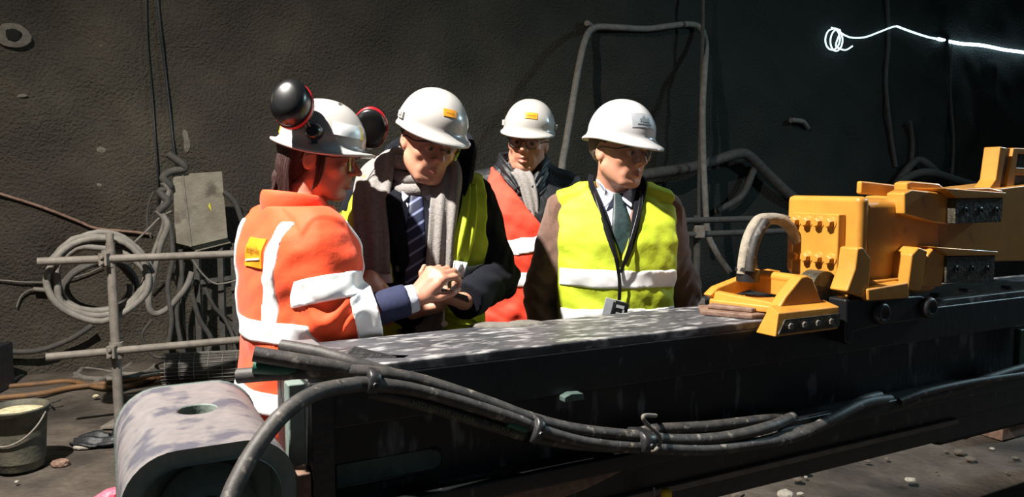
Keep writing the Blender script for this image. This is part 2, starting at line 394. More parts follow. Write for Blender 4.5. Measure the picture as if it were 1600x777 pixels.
# ------------------------------------------------------------------ distance fields -> one continuous surface
class Field:
    def __init__(s, lo, hi, h, zs=None):
        s.x = np.arange(lo[0], hi[0]+h, h, dtype=np.float32); s.y = np.arange(lo[1], hi[1]+h, h, dtype=np.float32)
        s.z = np.asarray(zs, np.float32) if zs is not None else np.arange(lo[2], hi[2]+h, h, dtype=np.float32)
        s.D = np.full((len(s.x), len(s.y), len(s.z)), 1.0, np.float32)
    def sub(s, lo, hi, m):
        a = [np.searchsorted(ax, l-m) for ax, l in zip((s.x, s.y, s.z), lo)]
        b = [np.searchsorted(ax, l+m) for ax, l in zip((s.x, s.y, s.z), hi)]
        sl = tuple(slice(i, j) for i, j in zip(a, b))
        X = s.x[sl[0]][:, None, None]; Y = s.y[sl[1]][None, :, None]; Z = s.z[sl[2]][None, None, :]
        return sl, X, Y, Z
    def op(s, d, sl, k, mode):
        A = s.D[sl]
        if d.shape != A.shape: d = np.broadcast_to(d, A.shape)
        if A.size == 0: return
        if mode == 'add':
            if k > 0:
                h = np.clip(k-np.abs(A-d), 0, None)/k; s.D[sl] = np.minimum(A, d) - h*h*k*.25
            else: s.D[sl] = np.minimum(A, d)
        else:
            d = -d
            if k > 0:
                h = np.clip(k-np.abs(A-d), 0, None)/k; s.D[sl] = np.maximum(A, d) + h*h*k*.25
            else: s.D[sl] = np.maximum(A, d)
    def ell(s, c, r, k=.01, M=None, mode='add'):
        R_ = max(r); sl, X, Y, Z = s.sub([v-R_ for v in c], [v+R_ for v in c], k+.02)
        X = X-c[0]; Y = Y-c[1]; Z = Z-c[2]
        if M is not None:
            Mi = M.transposed(); X, Y, Z = [Mi[i][0]*X+Mi[i][1]*Y+Mi[i][2]*Z for i in range(3)]
        k0 = np.sqrt((X/r[0])**2+(Y/r[1])**2+(Z/r[2])**2); k1 = np.sqrt((X/r[0]**2)**2+(Y/r[1]**2)**2+(Z/r[2]**2)**2)+1e-6
        s.op((k0*(k0-1)/k1).astype(np.float32), sl, k, mode); return s
    def cap(s, a, b, ra, rb, k=.01, mode='add', flat=1.0, fdir=None):
        m = max(ra, rb); lo = [min(p, q)-m for p, q in zip(a, b)]; hi = [max(p, q)+m for p, q in zip(a, b)]
        sl, X, Y, Z = s.sub(lo, hi, k+.02)
        s.op(capd(X, Y, Z, a, b, ra, rb), sl, k, mode); return s
def capd(X, Y, Z, a, b, ra, rb):
    ab = [q-p for p, q in zip(a, b)]; L2 = sum(c*c for c in ab)+1e-9
    px, py, pz = X-a[0], Y-a[1], Z-a[2]
    t = np.clip((px*ab[0]+py*ab[1]+pz*ab[2])/L2, 0, 1)
    return (np.sqrt((px-ab[0]*t)**2+(py-ab[1]*t)**2+(pz-ab[2]*t)**2) - (ra+(rb-ra)*t)).astype(np.float32)

def snet(D, xs, ys, zs):
    I = D < 0; a = I[:-1, :-1, :-1]
    cnt = np.zeros(a.shape, np.int8)
    for i in (0, 1):
        for j in (0, 1):
            for k in (0, 1): cnt += I[i:I.shape[0]-1+i, j:I.shape[1]-1+j, k:I.shape[2]-1+k]
    act = (cnt > 0) & (cnt < 8); C = np.argwhere(act); idx = np.full(a.shape, -1, np.int32); idx[act] = np.arange(len(C))
    acc = np.zeros((len(C), 3)); n = np.zeros(len(C)); cs = [(i, j, k) for i in (0, 1) for j in (0, 1) for k in (0, 1)]
    for p in cs:
        for ax in range(3):
            if p[ax]: continue
            q = list(p); q[ax] = 1
            d0 = D[C[:,0]+p[0], C[:,1]+p[1], C[:,2]+p[2]]; d1 = D[C[:,0]+q[0], C[:,1]+q[1], C[:,2]+q[2]]
            m = (d0 < 0) != (d1 < 0); t = np.where(m, d0/(d0-d1+1e-12), 0)
            for c in range(3): acc[:, c] += np.where(m, p[c]+(t if c == ax else 0), 0)
            n += m
    f = acc/n[:, None] + C
    out = np.zeros_like(f)
    for c, A in enumerate((xs, ys, zs)):
        i0 = np.clip(np.floor(f[:, c]).astype(int), 0, len(A)-2); fr = f[:, c]-i0; out[:, c] = A[i0]*(1-fr)+A[i0+1]*fr
    Q = []
    for ax in range(3):
        b1, b2 = [(1, 2), (2, 0), (0, 1)][ax]
        sl0 = [slice(None)]*3; sl1 = [slice(None)]*3; sl0[ax] = slice(0, -1); sl1[ax] = slice(1, None)
        s0 = I[tuple(sl0)]; s1 = I[tuple(sl1)]; E = np.argwhere(s0 != s1)
        ok = (E[:, b1] > 0) & (E[:, b2] > 0) & (E[:, b1] < D.shape[b1]-1) & (E[:, b2] < D.shape[b2]-1); E = E[ok]
        if not len(E): continue
        fl = I[E[:, 0], E[:, 1], E[:, 2]]
        def g(d1, d2):
            e = E.copy(); e[:, b1] -= d1; e[:, b2] -= d2; return idx[e[:, 0], e[:, 1], e[:, 2]]
        q = np.stack([g(1, 1), g(0, 1), g(0, 0), g(1, 0)], 1); q[~fl] = q[~fl][:, ::-1]; Q.append(q)
    Q = np.concatenate(Q); Q = Q[(Q >= 0).all(1)]
    return out, Q
def field_obj(name, D, xs, ys, zs, mats, parent, mifn=None, relax=1):
    V, Q = snet(D, xs, ys, zs)
    if len(V) == 0: return None
    for _ in range(relax):                      # light smoothing
        S = np.zeros_like(V); N_ = np.zeros(len(V))
        for k in range(4):
            a, b = Q[:, k], Q[:, (k+1) % 4]
            np.add.at(S, a, V[b]); np.add.at(N_, a, 1)
        V = np.where(N_[:, None] > 0, V*.5+.5*S/np.maximum(N_, 1)[:, None], V)
    mi = mifn(V[Q].mean(1)) if mifn else None
    me = mesh_np(name, V, Q, True, mats if isinstance(mats, (list, tuple)) else (mats,), mi)
    o = bpy.data.objects.new(name, me); COL.objects.link(o); o.parent = parent
    return o

# ------------------------------------------------------------------ people
def finger_chain(base, d, n, side, lens, rad, curls, splay=0):
    """points of a finger from its knuckle; d = pointing dir, n = palm normal it curls towards"""
    P = [Vector(base)]; d = (Vector(d)+Vector(side)*splay).normalized(); ax = d.cross(Vector(n)).normalized()
    for L, c in zip(lens, curls):
        d = Matrix.Rotation(R(c), 3, ax) @ d; P.append(P[-1]+d*L)
    return P
def hand_prims(W, d, n, thumb, curl=(25, 35, 25), thumb_curl=20, sc=1.0, spread=.06, thumb_out=45, fc=None):
    """W wrist, d towards the knuckles, n the way the palm faces, thumb = +1/-1 side"""
    d = Vector(d).normalized(); n = Vector(n); n = (n-d*n.dot(d)).normalized(); s_ = d.cross(n)*thumb; W = Vector(W); out = []
    kn = [W+d*(.092*sc)+s_*(.028*sc), W+d*(.096*sc)+s_*(.009*sc), W+d*(.091*sc)-s_*(.011*sc), W+d*(.083*sc)-s_*(.029*sc)]
    for i, k in enumerate(kn):
        st = W+d*.012*sc+s_*((.015-.010*i)*sc); out.append((st, k, .0155*sc, .0125*sc, .016))
    out.append((W+d*.035*sc, W+d*.07*sc, .018*sc, .018*sc, .012))
    out.append((W+d*.03*sc+s_*.024*sc, W+d*.07*sc+s_*.03*sc, .014*sc, .011*sc, .012))
    fl = [(.040, .025, .020), (.045, .028, .021), (.041, .026, .020), (.032, .020, .018)]; r0 = [.0092, .0095, .0090, .0080]
    for i in range(4):
        cc = fc[i] if fc else curl
        P = finger_chain(kn[i], d, n, s_, [x*sc for x in fl[i]], 0, cc, spread*(1.2-.8*i))
        for j in range(3):
            out.append((P[j], P[j+1], r0[i]*sc*(1-.07*j), r0[i]*sc*(.95-.08*j), .004 if j else .006))
    b = W+d*.022*sc+s_*.026*sc+n*.006*sc
    td = (d*math.cos(R(thumb_out))+s_*math.sin(R(thumb_out))+n*.35).normalized()
    ax = td.cross((d*.6+n*.8-s_*.5).normalized()).normalized(); P = [b]
    for L, c in zip((.040, .033, .026), (0, thumb_curl, thumb_curl)):
        td = Matrix.Rotation(R(c), 3, ax) @ td; P.append(P[-1]+td*L*sc)
    for j in range(3): out.append((P[j], P[j+1], (.0135-.0018*j)*sc, (.0118-.0018*j)*sc, .012 if j == 0 else .004))
    return out

PROF = [(.84, .165, .115, .0), (.94, .172, .122, .0), (1.04, .165, .115, -.005), (1.14, .168, .118, -.008), (1.24, .182, .122, -.008),
        (1.32, .193, .120, -.004), (1.38, .195, .108, .004), (1.43, .175, .088, .012), (1.465, .135, .072, .016), (1.50, .085, .062, .016), (1.54, .062, .058, .012), (1.60, .055, .055, .005)]
def torso_d(X, Y, Z, k, off=0.0, lean=(0, 0), wmul=1.0, bow=1.0):
    zz = Z/k; P = np.array(PROF)
    rx = np.interp(zz, P[:, 0], P[:, 1])*k*wmul+off; ry = np.interp(zz, P[:, 0], P[:, 2])*k*bow+off; cy = np.interp(zz, P[:, 0], P[:, 3])*k
    h = np.clip(zz-.95, 0, None); x = X-lean[0]*h*h; y = Y-cy-lean[1]*h*h
    q = (np.abs(x/rx)**2.3+np.abs(y/ry)**2.3)**(1/2.3)
    d = (q-1)*np.minimum(rx, ry)
    return np.maximum(d, np.maximum(.80*k-Z, Z-1.56*k)).astype(np.float32)
def wrinkle(X, Y, Z, seed=0, amp=.004, f=1.0):
    rs = np.random.RandomState(seed); w_ = 0
    for i in range(7):
        a = rs.uniform(-1, 1, 3)*np.array([22, 22, 34])*f*(1+.35*i); p = rs.uniform(0, 6.28)
        q = rs.uniform(-1, 1, 3)*9*f
        w_ = w_+np.sin(a[0]*X+a[1]*Y+a[2]*Z+p+1.6*np.sin(q[0]*X+q[1]*Y+q[2]*Z+p*2))/(1+.45*i)
    return (w_*amp*.5).astype(np.float32)

def dome(th, t, P):
    """helmet surface point in the head frame: th round (0 = front), t 0 rim .. 1 top"""
    a = t*math.pi/2; rx, ry, hz = P['rx'], P['ry'], P['h']
    c = math.cos(a)**.92; sx, sy = math.sin(th), -math.cos(th)
    rr = 1.0
    rr += P.get('ridge', .02)*math.exp(-(sx*c/.16)**2)*(math.sin(a)**1)          # ridge along the crown
    fr = max(0, -sy)
    rr += .025*math.exp(-((t-.22)/.16)**2)*(1 if math.cos(th) > .55 else max(0, 1-(.55-math.cos(th))/.12)) # raised front panel
    rr += .022*math.exp(-((t-.12)/.09)**2)*math.exp(-((abs(sx)-.95)/.18)**2)
    return Vector((rx*sx*c*rr, ry*sy*c*rr, P['z0']+hz*math.sin(a)*(1+.01*(rr-1))))
def make_helmet(root, HM, P, m, tilt=0, back=0.0):
    """HM: head matrix (head frame -> person frame)"""
    TM = HM @ Matrix.Translation((0, back, 0)) @ Matrix.Rotation(R(tilt), 4, 'X')
    nt, ns = 72, 22; rings = []
    for j in range(ns+1):
        t = 1-(j/ns); rings.append([dome(2*math.pi*i/nt, min(t, .985), P) for i in range(nt)])
    base = rings[-1]
    def brim(i, f, dz):
        th = 2*math.pi*i/nt; p = base[i]; o = Vector((math.sin(th), -math.cos(th), 0))
        fr = max(0, math.cos(th)); bk = max(0, -math.cos(th))
        w_ = P['side']+P['peak']*fr**P.get('pe', 1.6)+P['rear']*bk**2
        wave = P.get('wave', .008)*math.cos(2*th)
        return p+o*(w_*f)+Vector((0, 0, -dz-P['drop']*f*(fr**1.5)-P.get('rdrop', 0)*f*bk**2+wave*f*-1*.6))
    for f, dz in ((.12, .006), (.35, .012), (.75, .016), (1.0, .019), (1.03, .023), (.98, .027), (.7, .024), (.2, .020)):
        rings.append([brim(i, f, dz) for i in range(nt)])
    for t in (.0, .3, .6, .85):
        rings.append([Vector((q.x*.94, q.y*.94, q.z-.006)) for q in [dome(2*math.pi*i/nt, t, P) for i in range(nt)]])
    mb = MB(); mb.loft([[TM @ q for q in r_] for r_ in rings], True, True, True)
    o = mb.build('helmet', m, root, local=True)
    return o, TM

def rotm(yaw, pitch, roll):
    return (Matrix.Rotation(R(yaw), 4, 'Z') @ Matrix.Rotation(R(pitch), 4, 'X') @ Matrix.Rotation(R(roll), 4, 'Y'))

def make_head(F, HM, sc=1.0, fem=False, wide=1.0, mouth_open=0):
    M3 = HM.to_3x3()
    def p(x, y, z): return tuple(HM @ Vector((x*sc*wide, y*sc, z*sc)))
    def e(x, y, z, r, k=.01, mode='add', m=None): F.ell(p(x, y, z), [q*sc for q in r], k, M3 if m is None else M3 @ m, mode)
    def c(a, b, ra, rb, k=.008, mode='add'): F.cap(p(*a), p(*b), ra*sc, rb*sc, k, mode)
    e(0, .018, .035, (.074, .092, .085)); e(0, -.02, .0, (.066, .070, .085), .03)
    e(0, -.030, -.050, (.052 if fem else .056, .058, .066), .025)
    e(0, -.070, -.098, (.022, .020, .018), .022)                       # chin
    for s in (-1, 1):
        c((s*.052, -.005, -.055), (s*.030, -.060, -.095), .018, .016, .025)   # jaw
        e(s*.042, -.066, -.022, (.020, .018, .018), .02)                # cheekbone
        e(s*.031, -.097, .004, (.017, .013, .012), .012, 'sub')         # eye socket
        e(s*.031, -.083, .003, (.0145, .0135, .0125), .003)            # lid
        c((s*.012, -.090, .022), (s*.044, -.080, .022), .0075, .006, .010)  # brow
        e(s*.075, .012, -.005, (.007, .018, .031), .006, 'add', Matrix.Rotation(R(-s*16), 3, 'Z'))
        e(s*.082, .010, .0, (.004, .010, .018), .004, 'sub', Matrix.Rotation(R(-s*16), 3, 'Z'))
        e(s*.012, -.104, -.031, (.0085, .010, .0075), .006)             # nostril wing
        c((s*.026, -.082, -.040), (s*.034, -.070, -.070), .010, .010, .014)
    c((0, -.090, .016), (0, -.117, -.022), .0075, .0105, .007)
    e(0, -.121, -.027, (.0102, .010, .0092), .005)
    e(0, -.082, -.052, (.028, .016, .020), .014)                       # mouth mound
    zo = mouth_open*.004
    c((-.020, -.089, -.062), (0, -.099, -.0585), .0042, .0052, .004); c((.020, -.089, -.062), (0, -.099, -.0585), .0042, .0052, .004)
    c((-.018, -.089, -.069-zo), (0, -.098, -.0715-zo), .0042, .0062, .004); c((.018, -.089, -.069-zo), (0, -.098, -.0715-zo), .0042, .0062, .004)
    c((-.022, -.096, -.0655-zo*.5), (0, -.106, -.065-zo*.5), .0022+mouth_open*.002, .0026+mouth_open*.003, .003, 'sub'); c((.022, -.096, -.0655-zo*.5), (0, -.106, -.065-zo*.5), .0022+mouth_open*.002, .0026+mouth_open*.003, .003, 'sub')
    HI = HM.inverted(); A = np.array(HI)
    def mifn(Cn):
        q = Cn @ A[:3, :3].T + A[:3, 3]; q = q/sc
        lip = (np.abs(q[:, 0]) < .023) & (q[:, 2] > -.079-zo*1.5) & (q[:, 2] < -.055) & (q[:, 1] < -.086) & (np.abs(q[:, 2]+.0655+zo*.5) < .0125-np.abs(q[:, 0])*.32+zo)
        brow = (np.abs(q[:, 0]) > .011) & (np.abs(q[:, 0]) < .048) & (np.abs(q[:, 2]-.0245-.002*np.sin(np.abs(q[:, 0])*60)) < .0042) & (q[:, 1] < -.06)
        return np.where(lip, 1, np.where(brow, 2, 0))
    return mifn

def person(label, base, yaw, H, head, headpos, arms, outfit, sc_head=1.0, fem=False, group=None, lean=(0, 0), hair='short', skin=None,
           mouth=0, wide=1.0, shw=.165, hair_m=None, body_h=.0038):
    """arms: {'L': (elbow, wrist, handdir, palmnormal, kwargs)} in the person's own frame; L = +x"""
    k = H/1.75
    root = thing('person', label, 'person', (base[0], base[1], 0), R(yaw), group)
    HM = Matrix.Translation(Vector(headpos)) @ rotm(*head)
    zs = np.concatenate([np.arange(0, .80*k, .012), np.arange(.80*k, H+.06, body_h)])
    xs = [headpos[0]]; ys = [headpos[1]]
    for a in arms.values():
        for q in (a[0], a[1]): xs.append(q[0]); ys.append(q[1])
        xs.append(a[1][0]+a[2][0]*.2); ys.append(a[1][1]+a[2][1]*.2)
    lo = (min(min(xs)-.1, -.28), min(min(ys)-.1, -.16), 0); hi = (max(max(xs)+.1, .28), max(max(ys)+.1, .2), 0)
    F = Field(lo, hi, body_h, zs)
    X, Y, Z = F.x[:, None, None], F.y[None, :, None], F.z[None, None, :]
    i0 = np.searchsorted(F.z, .79*k); i1 = np.searchsorted(F.z, 1.58*k)
    F.D[:, :, i0:i1] = np.minimum(F.D[:, :, i0:i1], torso_d(X, Y, Z[:, :, i0:i1], k, -.022, lean))
    F.D = np.maximum(F.D, Z-1.52*k) if False else F.D
    for s in (-1, 1):
        F.cap((s*.09*k, 0, .92*k), (s*.095*k, -.005, .50*k), .082, .052, .03); F.cap((s*.095*k, -.005, .50*k), (s*.10*k, .01, .09*k), .050, .034, .02)
        F.cap((s*.10*k, .015, .05*k), (s*.11*k, -.13, .032*k), .032, .026, .02)
    hz = 1.56*k-1.5*k; lx, ly = lean[0]*.3, lean[1]*.3
    nb = Vector((lx, ly+.018, 1.47*k)); nt_ = HM @ Vector((0, .012, -.045))
    F.cap(tuple(nb), tuple(nt_), .060 if not fem else .050, .054 if not fem else .046, .03)
    sh = {}
    for key, a in arms.items():
        s = 1 if key == 'L' else -1
        S = Vector((s*shw*k+lean[0]*.2, lean[1]*.2+.01, 1.405*k)) if len(a) < 6 or a[5] is None else Vector(a[5])
        sh[key] = S; E, W = Vector(a[0]), Vector(a[1]); hd = Vector(a[2]).normalized()
        F.cap(tuple(S), tuple(E), .048, .038, .03); F.cap(tuple(E), tuple(W), .037, .026, .015)
        for pr in hand_prims(W, hd, a[3], s*a[4].get('flip', 1), **{q: v for q, v in a[4].items() if q != 'flip'}):
            F.cap(tuple(pr[0]), tuple(pr[1]), pr[2], pr[3], pr[4])
    mifn = make_head(F, HM, sc_head, fem, wide, mouth)
    sk = skin or M_skin
    body = field_obj('body', F.D, F.x, F.y, F.z, [sk, M_lip, hair_m or M_hairg], root, mifn)
    # eyes
    for s in (-1, 1):
        c = HM @ Vector((s*.031*sc_head, -.0845*sc_head, .002*sc_head)); mb = MB()
        d_ = (HM.to_3x3() @ Vector((0, -1, -.25))).normalized()
        mb.lathe([(max(.0001, .0118*math.sin(t)), .0118*math.cos(t)) for t in [math.pi*i/14 for i in range(15)]], c, d_, 20)
        nf = len(mb.F); mi = [1 if i//20 < 4 else 0 for i in range(nf)]
        mb.build('eye', [M_eye, M_iris], root, local=True, mi=mi)
    # hair
    Fh = Field([v-.16 for v in headpos], [v+.16 for v in headpos], .004)
    M3 = HM.to_3x3(); hp = lambda x, y, z: tuple(HM @ Vector((x*sc_head, y*sc_head, z*sc_head)))
    Fh.ell(hp(0, .022, .034), [q*sc_head for q in ((.081, .099, .092) if hair == 'short' else (.088, .106, .096))], 0, M3)
    if hair != 'short':
        Fh.ell(hp(0, .06, -.05), [.070, .060, .075], .03, M3)
    A = np.array(HM.inverted()); Xh, Yh, Zh = Fh.x[:, None, None], Fh.y[None, :, None], Fh.z[None, None, :]
    qx, qy, qz = [(A[i, 0]*Xh+A[i, 1]*Yh+A[i, 2]*Zh+A[i, 3])/sc_head for i in range(3)]
    if hair == 'short': msk = np.maximum(np.maximum(-.055-qz+.0*qx, -qy-.10), np.maximum((-qy-.02)-(qz-.03)*1.0, -qy-.035-np.clip(qz, -1, .0)*2.0))
    else: msk = np.maximum(np.maximum(-.13-qz, (-qy-.045)), (-qy+.01)-(qz+.02)*1.2-.02)
    n_ = np.sin(qx*260+3*np.sin(qz*60))*.0012+np.sin(qz*90+qy*120)*.001
    Dh = np.maximum(Fh.D+n_, msk)
    Dh = np.maximum(Dh, -(((np.sqrt(((np.abs(qx)-.08)/.02)**2+((qy-.01)/.022)**2+((qz+.004)/.034)**2))-1)*.02)) if hair == 'short' or True else Dh
    field_obj('hair', Dh, Fh.x, Fh.y, Fh.z, hair_m or M_hairg, root)
    # clothes
    h = .0055
    lo2 = (min([-.34*k]+[sh[q].x-.12 for q in sh]+[a[0][0]-.1 for a in arms.values()]+[a[1][0]-.07 for a in arms.values()]),
           min([-.24]+[a[0][1]-.09 for a in arms.values()]+[a[1][1]-.07 for a in arms.values()]), .74*k)
    hi2 = (max([.34*k]+[a[0][0]+.1 for a in arms.values()]+[a[1][0]+.07 for a in arms.values()]), max([.24]+[a[0][1]+.09 for a in arms.values()]), 1.60*k)
    G = Field(lo2, hi2, h); Xg, Yg, Zg = G.x[:, None, None], G.y[None, :, None], G.z[None, None, :]
    wr = wrinkle(Xg, Yg, Zg, outfit.get('seed', 1), outfit.get('wr', .004))
    Tb = torso_d(Xg, Yg, Zg, k, 0, lean, outfit.get('wmul', 1.0), outfit.get('bow', 1.0))
    sho = Field(lo2, hi2, h); sho.D[:] = 1
    for s in (-1, 1):
        S = sh.get('L' if s > 0 else 'R'); sho.cap((s*.05*k+lean[0]*.2, .012+lean[1]*.2, 1.455*k), (S.x*.93, S.y, S.z+.012), .040, .048, 0)
    def smin(a, b, q): hh = np.clip(q-np.abs(a-b), 0, None)/q; return np.minimum(a, b)-hh*hh*q*.25
    TT = smin(Tb, sho.D, .05)
    ctx = dict(root=root, k=k, H=H, HM=HM, sh=sh, arms=arms, G=G, X=Xg, Y=Yg, Z=Zg, T=TT, wr=wr, smin=smin, lo=lo2, hi=hi2, head=body, sc=sc_head)
    # trousers and boots
    P_ = Field((-.26, -.26, 0), (.26, .2, 0), .011, np.arange(.0, .95*k, .011))
    for s in (-1, 1):
        P_.cap((s*.085*k, 0, .90*k), (s*.095*k, -.005, .50*k), .105, .075, .03); P_.cap((s*.095*k, -.005, .50*k), (s*.10*k, .01, .13*k), .074, .062, .03)
    P_.ell((0, 0, .90*k), (.175, .125, .14), .04)
    Zp = P_.z[None, None, :]; P_.D = np.maximum(P_.D, .11*k-Zp)
    field_obj('trousers', P_.D, P_.x, P_.y, P_.z, outfit.get('trousers', M_trous), root)
    for s in (-1, 1):
        B = Field((s*.1*k-.09, -.24, -.01), (s*.1*k+.09, .13, .24), .008)
        B.cap((s*.10*k, .012, .2), (s*.10*k, .012, .07), .058, .052, 0); B.cap((s*.10*k, .02, .048), (s*.112*k, -.145, .04), .050, .046, .03)
        B.D = np.maximum(B.D, .004-B.z[None, None, :])
        field_obj('boot', B.D, B.x, B.y, B.z, M_boot, root)
    return ctx

def arm_field(c, key, r=(.066, .058, .047), cut=.012, off=0, wr=.005, seed=3, full=None):
    """distance to a sleeve"""
    a = c['arms'][key]; S = c['sh'][key]; E = Vector(a[0]); W = Vector(a[1]); X, Y, Z = c['X'], c['Y'], c['Z']
    d = c['smin'](capd(X, Y, Z, tuple(S), tuple(E), r[0]+off, r[1]+off), capd(X, Y, Z, tuple(E), tuple(W), r[1]+off, r[2]+off), .03)
    w_ = (W-E).normalized(); e = W - w_*cut
    pl = (X-e.x)*w_.x+(Y-e.y)*w_.y+(Z-e.z)*w_.z
    return d, pl
def coat(c, name, m, off=.016, r=(.066, .058, .047), cut=.012, vcut=None, zlow=.80, wr=1.0, collar=None, parent=None, sleeve_amp=.006, keys=('L', 'R')):
    X, Y, Z, k = c['X'], c['Y'], c['Z'], c['k']
    D = c['T']-off
    for key in keys:
        d, pl = arm_field(c, key, r, cut)
        a = c['arms'][key]; E = Vector(a[0]); S = c['sh'][key]; W = Vector(a[1])
        ax1 = (E-S).normalized(); ax2 = (W-E).normalized()
        t1 = (X-S.x)*ax1.x+(Y-S.y)*ax1.y+(Z-S.z)*ax1.z; t2 = (X-E.x)*ax2.x+(Y-E.y)*ax2.y+(Z-E.z)*ax2.z
        dE = np.sqrt((X-E.x)**2+(Y-E.y)**2+(Z-E.z)**2)
        d = d+(sleeve_amp*np.exp(-(dE/.10)**2)*np.sin(t1*95+4*np.sin(X*30+Y*22))).astype(np.float32)+(sleeve_amp*.35*np.sin(t2*70+3*np.sin(X*25-Z*20))).astype(np.float32)
        d = np.maximum(d, pl); D = c['smin'](D, d, .035)
    D = D+c['wr']*wr
    D = np.maximum(D, zlow*k-Z)
    hm = c['HM'] @ Vector((0, 0, -.06)); nk = capd(X, Y, Z, (0, .01, 1.40*k), (hm.x*.7, hm.y*.7, 1.66*k), .058, .068)
    D = np.maximum(D, -nk)
    if vcut is not None:
        D = np.maximum(D, -np.maximum(vcut(X, Z), Y-.0))
    D = np.maximum(D, Z-(1.515 if collar is None else collar)*k)
    c['coatD'] = D
    return field_obj(name, D, c['G'].x, c['G'].y, c['G'].z, m, parent or c['root'])
def shell(c, name, m, off, mask, parent=None, wr=1.0, amp=0):
    """a garment layer lying off metres out from the torso where mask < 0"""
    D = np.maximum(c['T']-off+c['wr']*wr, mask)
    if amp: D = D+wrinkle(c['X'], c['Y'], c['Z'], 11, amp, 1.6)
    return field_obj(name, D.astype(np.float32), c['G'].x, c['G'].y, c['G'].z, m, parent or c['root'])
def mx(*a):
    o = a[0]
    for b in a[1:]: o = np.maximum(o, b)
    return o
def ribbon(pts, wv, wd, th, n=8, fold=0.0, seed=0):
    """flat strip: centre points, width directions, widths -> MB"""
    P = spline(pts, n); W = spline([Vector(x) for x in wv], n); Wd = spline([Vector((x, 0, 0)) for x in wd], n)
    Fr = frames(P); rings = []; rng = random.Random(seed); ph = rng.uniform(0, 6)
    for i, (p, a, b) in enumerate(Fr):
        t = (P[min(i+1, len(P)-1)]-P[max(i-1, 0)]).normalized(); x = (W[i]-t*W[i].dot(t)).normalized(); nn = t.cross(x); w_ = Wd[i].x/2; ring = []
        M_ = 12
        for j in range(M_+1):
            s = j/M_*2-1; e = math.sqrt(max(0, 1-abs(s)**4)); f = fold*math.sin(s*7+ph+.6*math.sin(i*.15))
            ring.append(p+x*(s*w_)+nn*(th*.5*e+f))
        for j in range(M_, -1, -1):
            s = j/M_*2-1; e = math.sqrt(max(0, 1-abs(s)**4)); f = fold*math.sin(s*7+ph+.6*math.sin(i*.15))
            ring.append(p+x*(s*w_)+nn*(-th*.5*e-.0004+f))
        rings.append(ring)
    return MB().loft(rings)
def glasses(c, m, lensm, dark=True, round_=False, tinted=.0):
    HM, sc = c['HM'], c['sc']; h = lambda x, y, z: HM @ Vector((x*sc, y*sc, z*sc)); mb = MB()
    for s in (-1, 1):
        if round_:
            mb.tube([h(s*.033+.024*math.cos(t), -.108+.010*abs(math.cos(t))**2*(1 if math.cos(t)*s > 0 else 0), -.002+.020*math.sin(t)) for t in [2*math.pi*i/14 for i in range(14)]], .0016, 6, 3, False, True)
        else:
            mb.tube([h(s*.004, -.112, .018), h(s*.030, -.112, .021), h(s*.058, -.098, .018), h(s*.070, -.078, .012)], .0028, 6, 5)
        mb.tube([h(s*(.057 if round_ else .068), -.098 if round_ else -.080, .006 if round_ else .014), h(s*.074, -.060, .009), h(s*.080, -.01, .012), h(s*.080, .018, .006), h(s*.078, .034, -.012)], .0022, 6, 5)
    mb.tube([h(-.009, -.112, .004), h(0, -.117, .006), h(.009, -.112, .004)], .0016, 6, 4)
    g = mb.build('glasses', m, c['root'], local=True)
    ml = MB()
    for s in (-1, 1):
        ring = []
        for j in range(7):
            zz = .018-.040*j/6; ring.append([h(s*x_*(1-.12*(j/6)), -.113+.55*max(0, x_-.03)**1.5*8*.35, zz) for x_ in (.006, .018, .03, .044, .056, .064)])
        ml.loft(ring, False, True, False)
    ml.build('lens', lensm, g, root=c['root'], local=True)
    return g

# ================================================================== THE SETTING
def noise2(x, y, seed, oct=4, f=1.0):
    rs = np.random.RandomState(seed); o = 0
    for i in range(oct*3):
        a = rs.uniform(-1, 1, 2)*f*(1.8**(i/3)); o = o+np.sin(a[0]*x+a[1]*y+rs.uniform(0, 6.28))/(1.8**(i/3))
    return o
def build_wall():
    us = np.arange(-7, 20, .07); zs = np.arange(-.1, 5.9, .07)
    U, Z = np.meshgrid(us, zs, indexing='ij')
    V = 6.93+.035*noise2(U, Z, 3, 4, 1.6)+.012*noise2(U, Z, 5, 3, 9.0)
    V = V - .10*np.clip(Z-3.0, 0, None)**2*.9          # vault begins
    for (bu, bz, r_, a) in ((11.0, 2.55, .28, .10), (11.1, 2.2, .25, .10), (12.2, 2.35, .4, .10), (13.4, 2.5, .35, .12), (9.9, 2.35, .16, .06), (4.0, 2.1, .6, -.03), (8.5, 1.2, .9, .05)):
        V = V - a*np.exp(-(((U-bu)/r_)**2+((Z-bz)/r_)**2))
    V = V - .10*np.exp(-((U-10.45)/.16)**2)*(Z < 3.6) - .06*np.exp(-((U-11.75)/.10)**2)*(Z < 3.3)
    P = np.stack([U*CT-V*ST, U*ST+V*CT, Z], -1).reshape(-1, 3)
    n0, n1 = U.shape; I = np.arange(n0*n1).reshape(n0, n1)
    F = np.stack([I[:-1, :-1], I[1:, :-1], I[1:, 1:], I[:-1, 1:]], -1).reshape(-1, 4)
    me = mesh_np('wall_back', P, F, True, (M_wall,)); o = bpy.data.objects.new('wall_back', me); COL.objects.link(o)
    tag(o, kind='structure'); return BVHTree.FromPolygons([tuple(p) for p in P], [list(f) for f in F])
WALL = build_wall()
def onwall(px, py, off=.02, z=None):
    r = ray(px, py).normalized(); h = WALL.ray_cast(CAMP, r)
    return h[0]-r*off if h[0] else CAMP+r*8
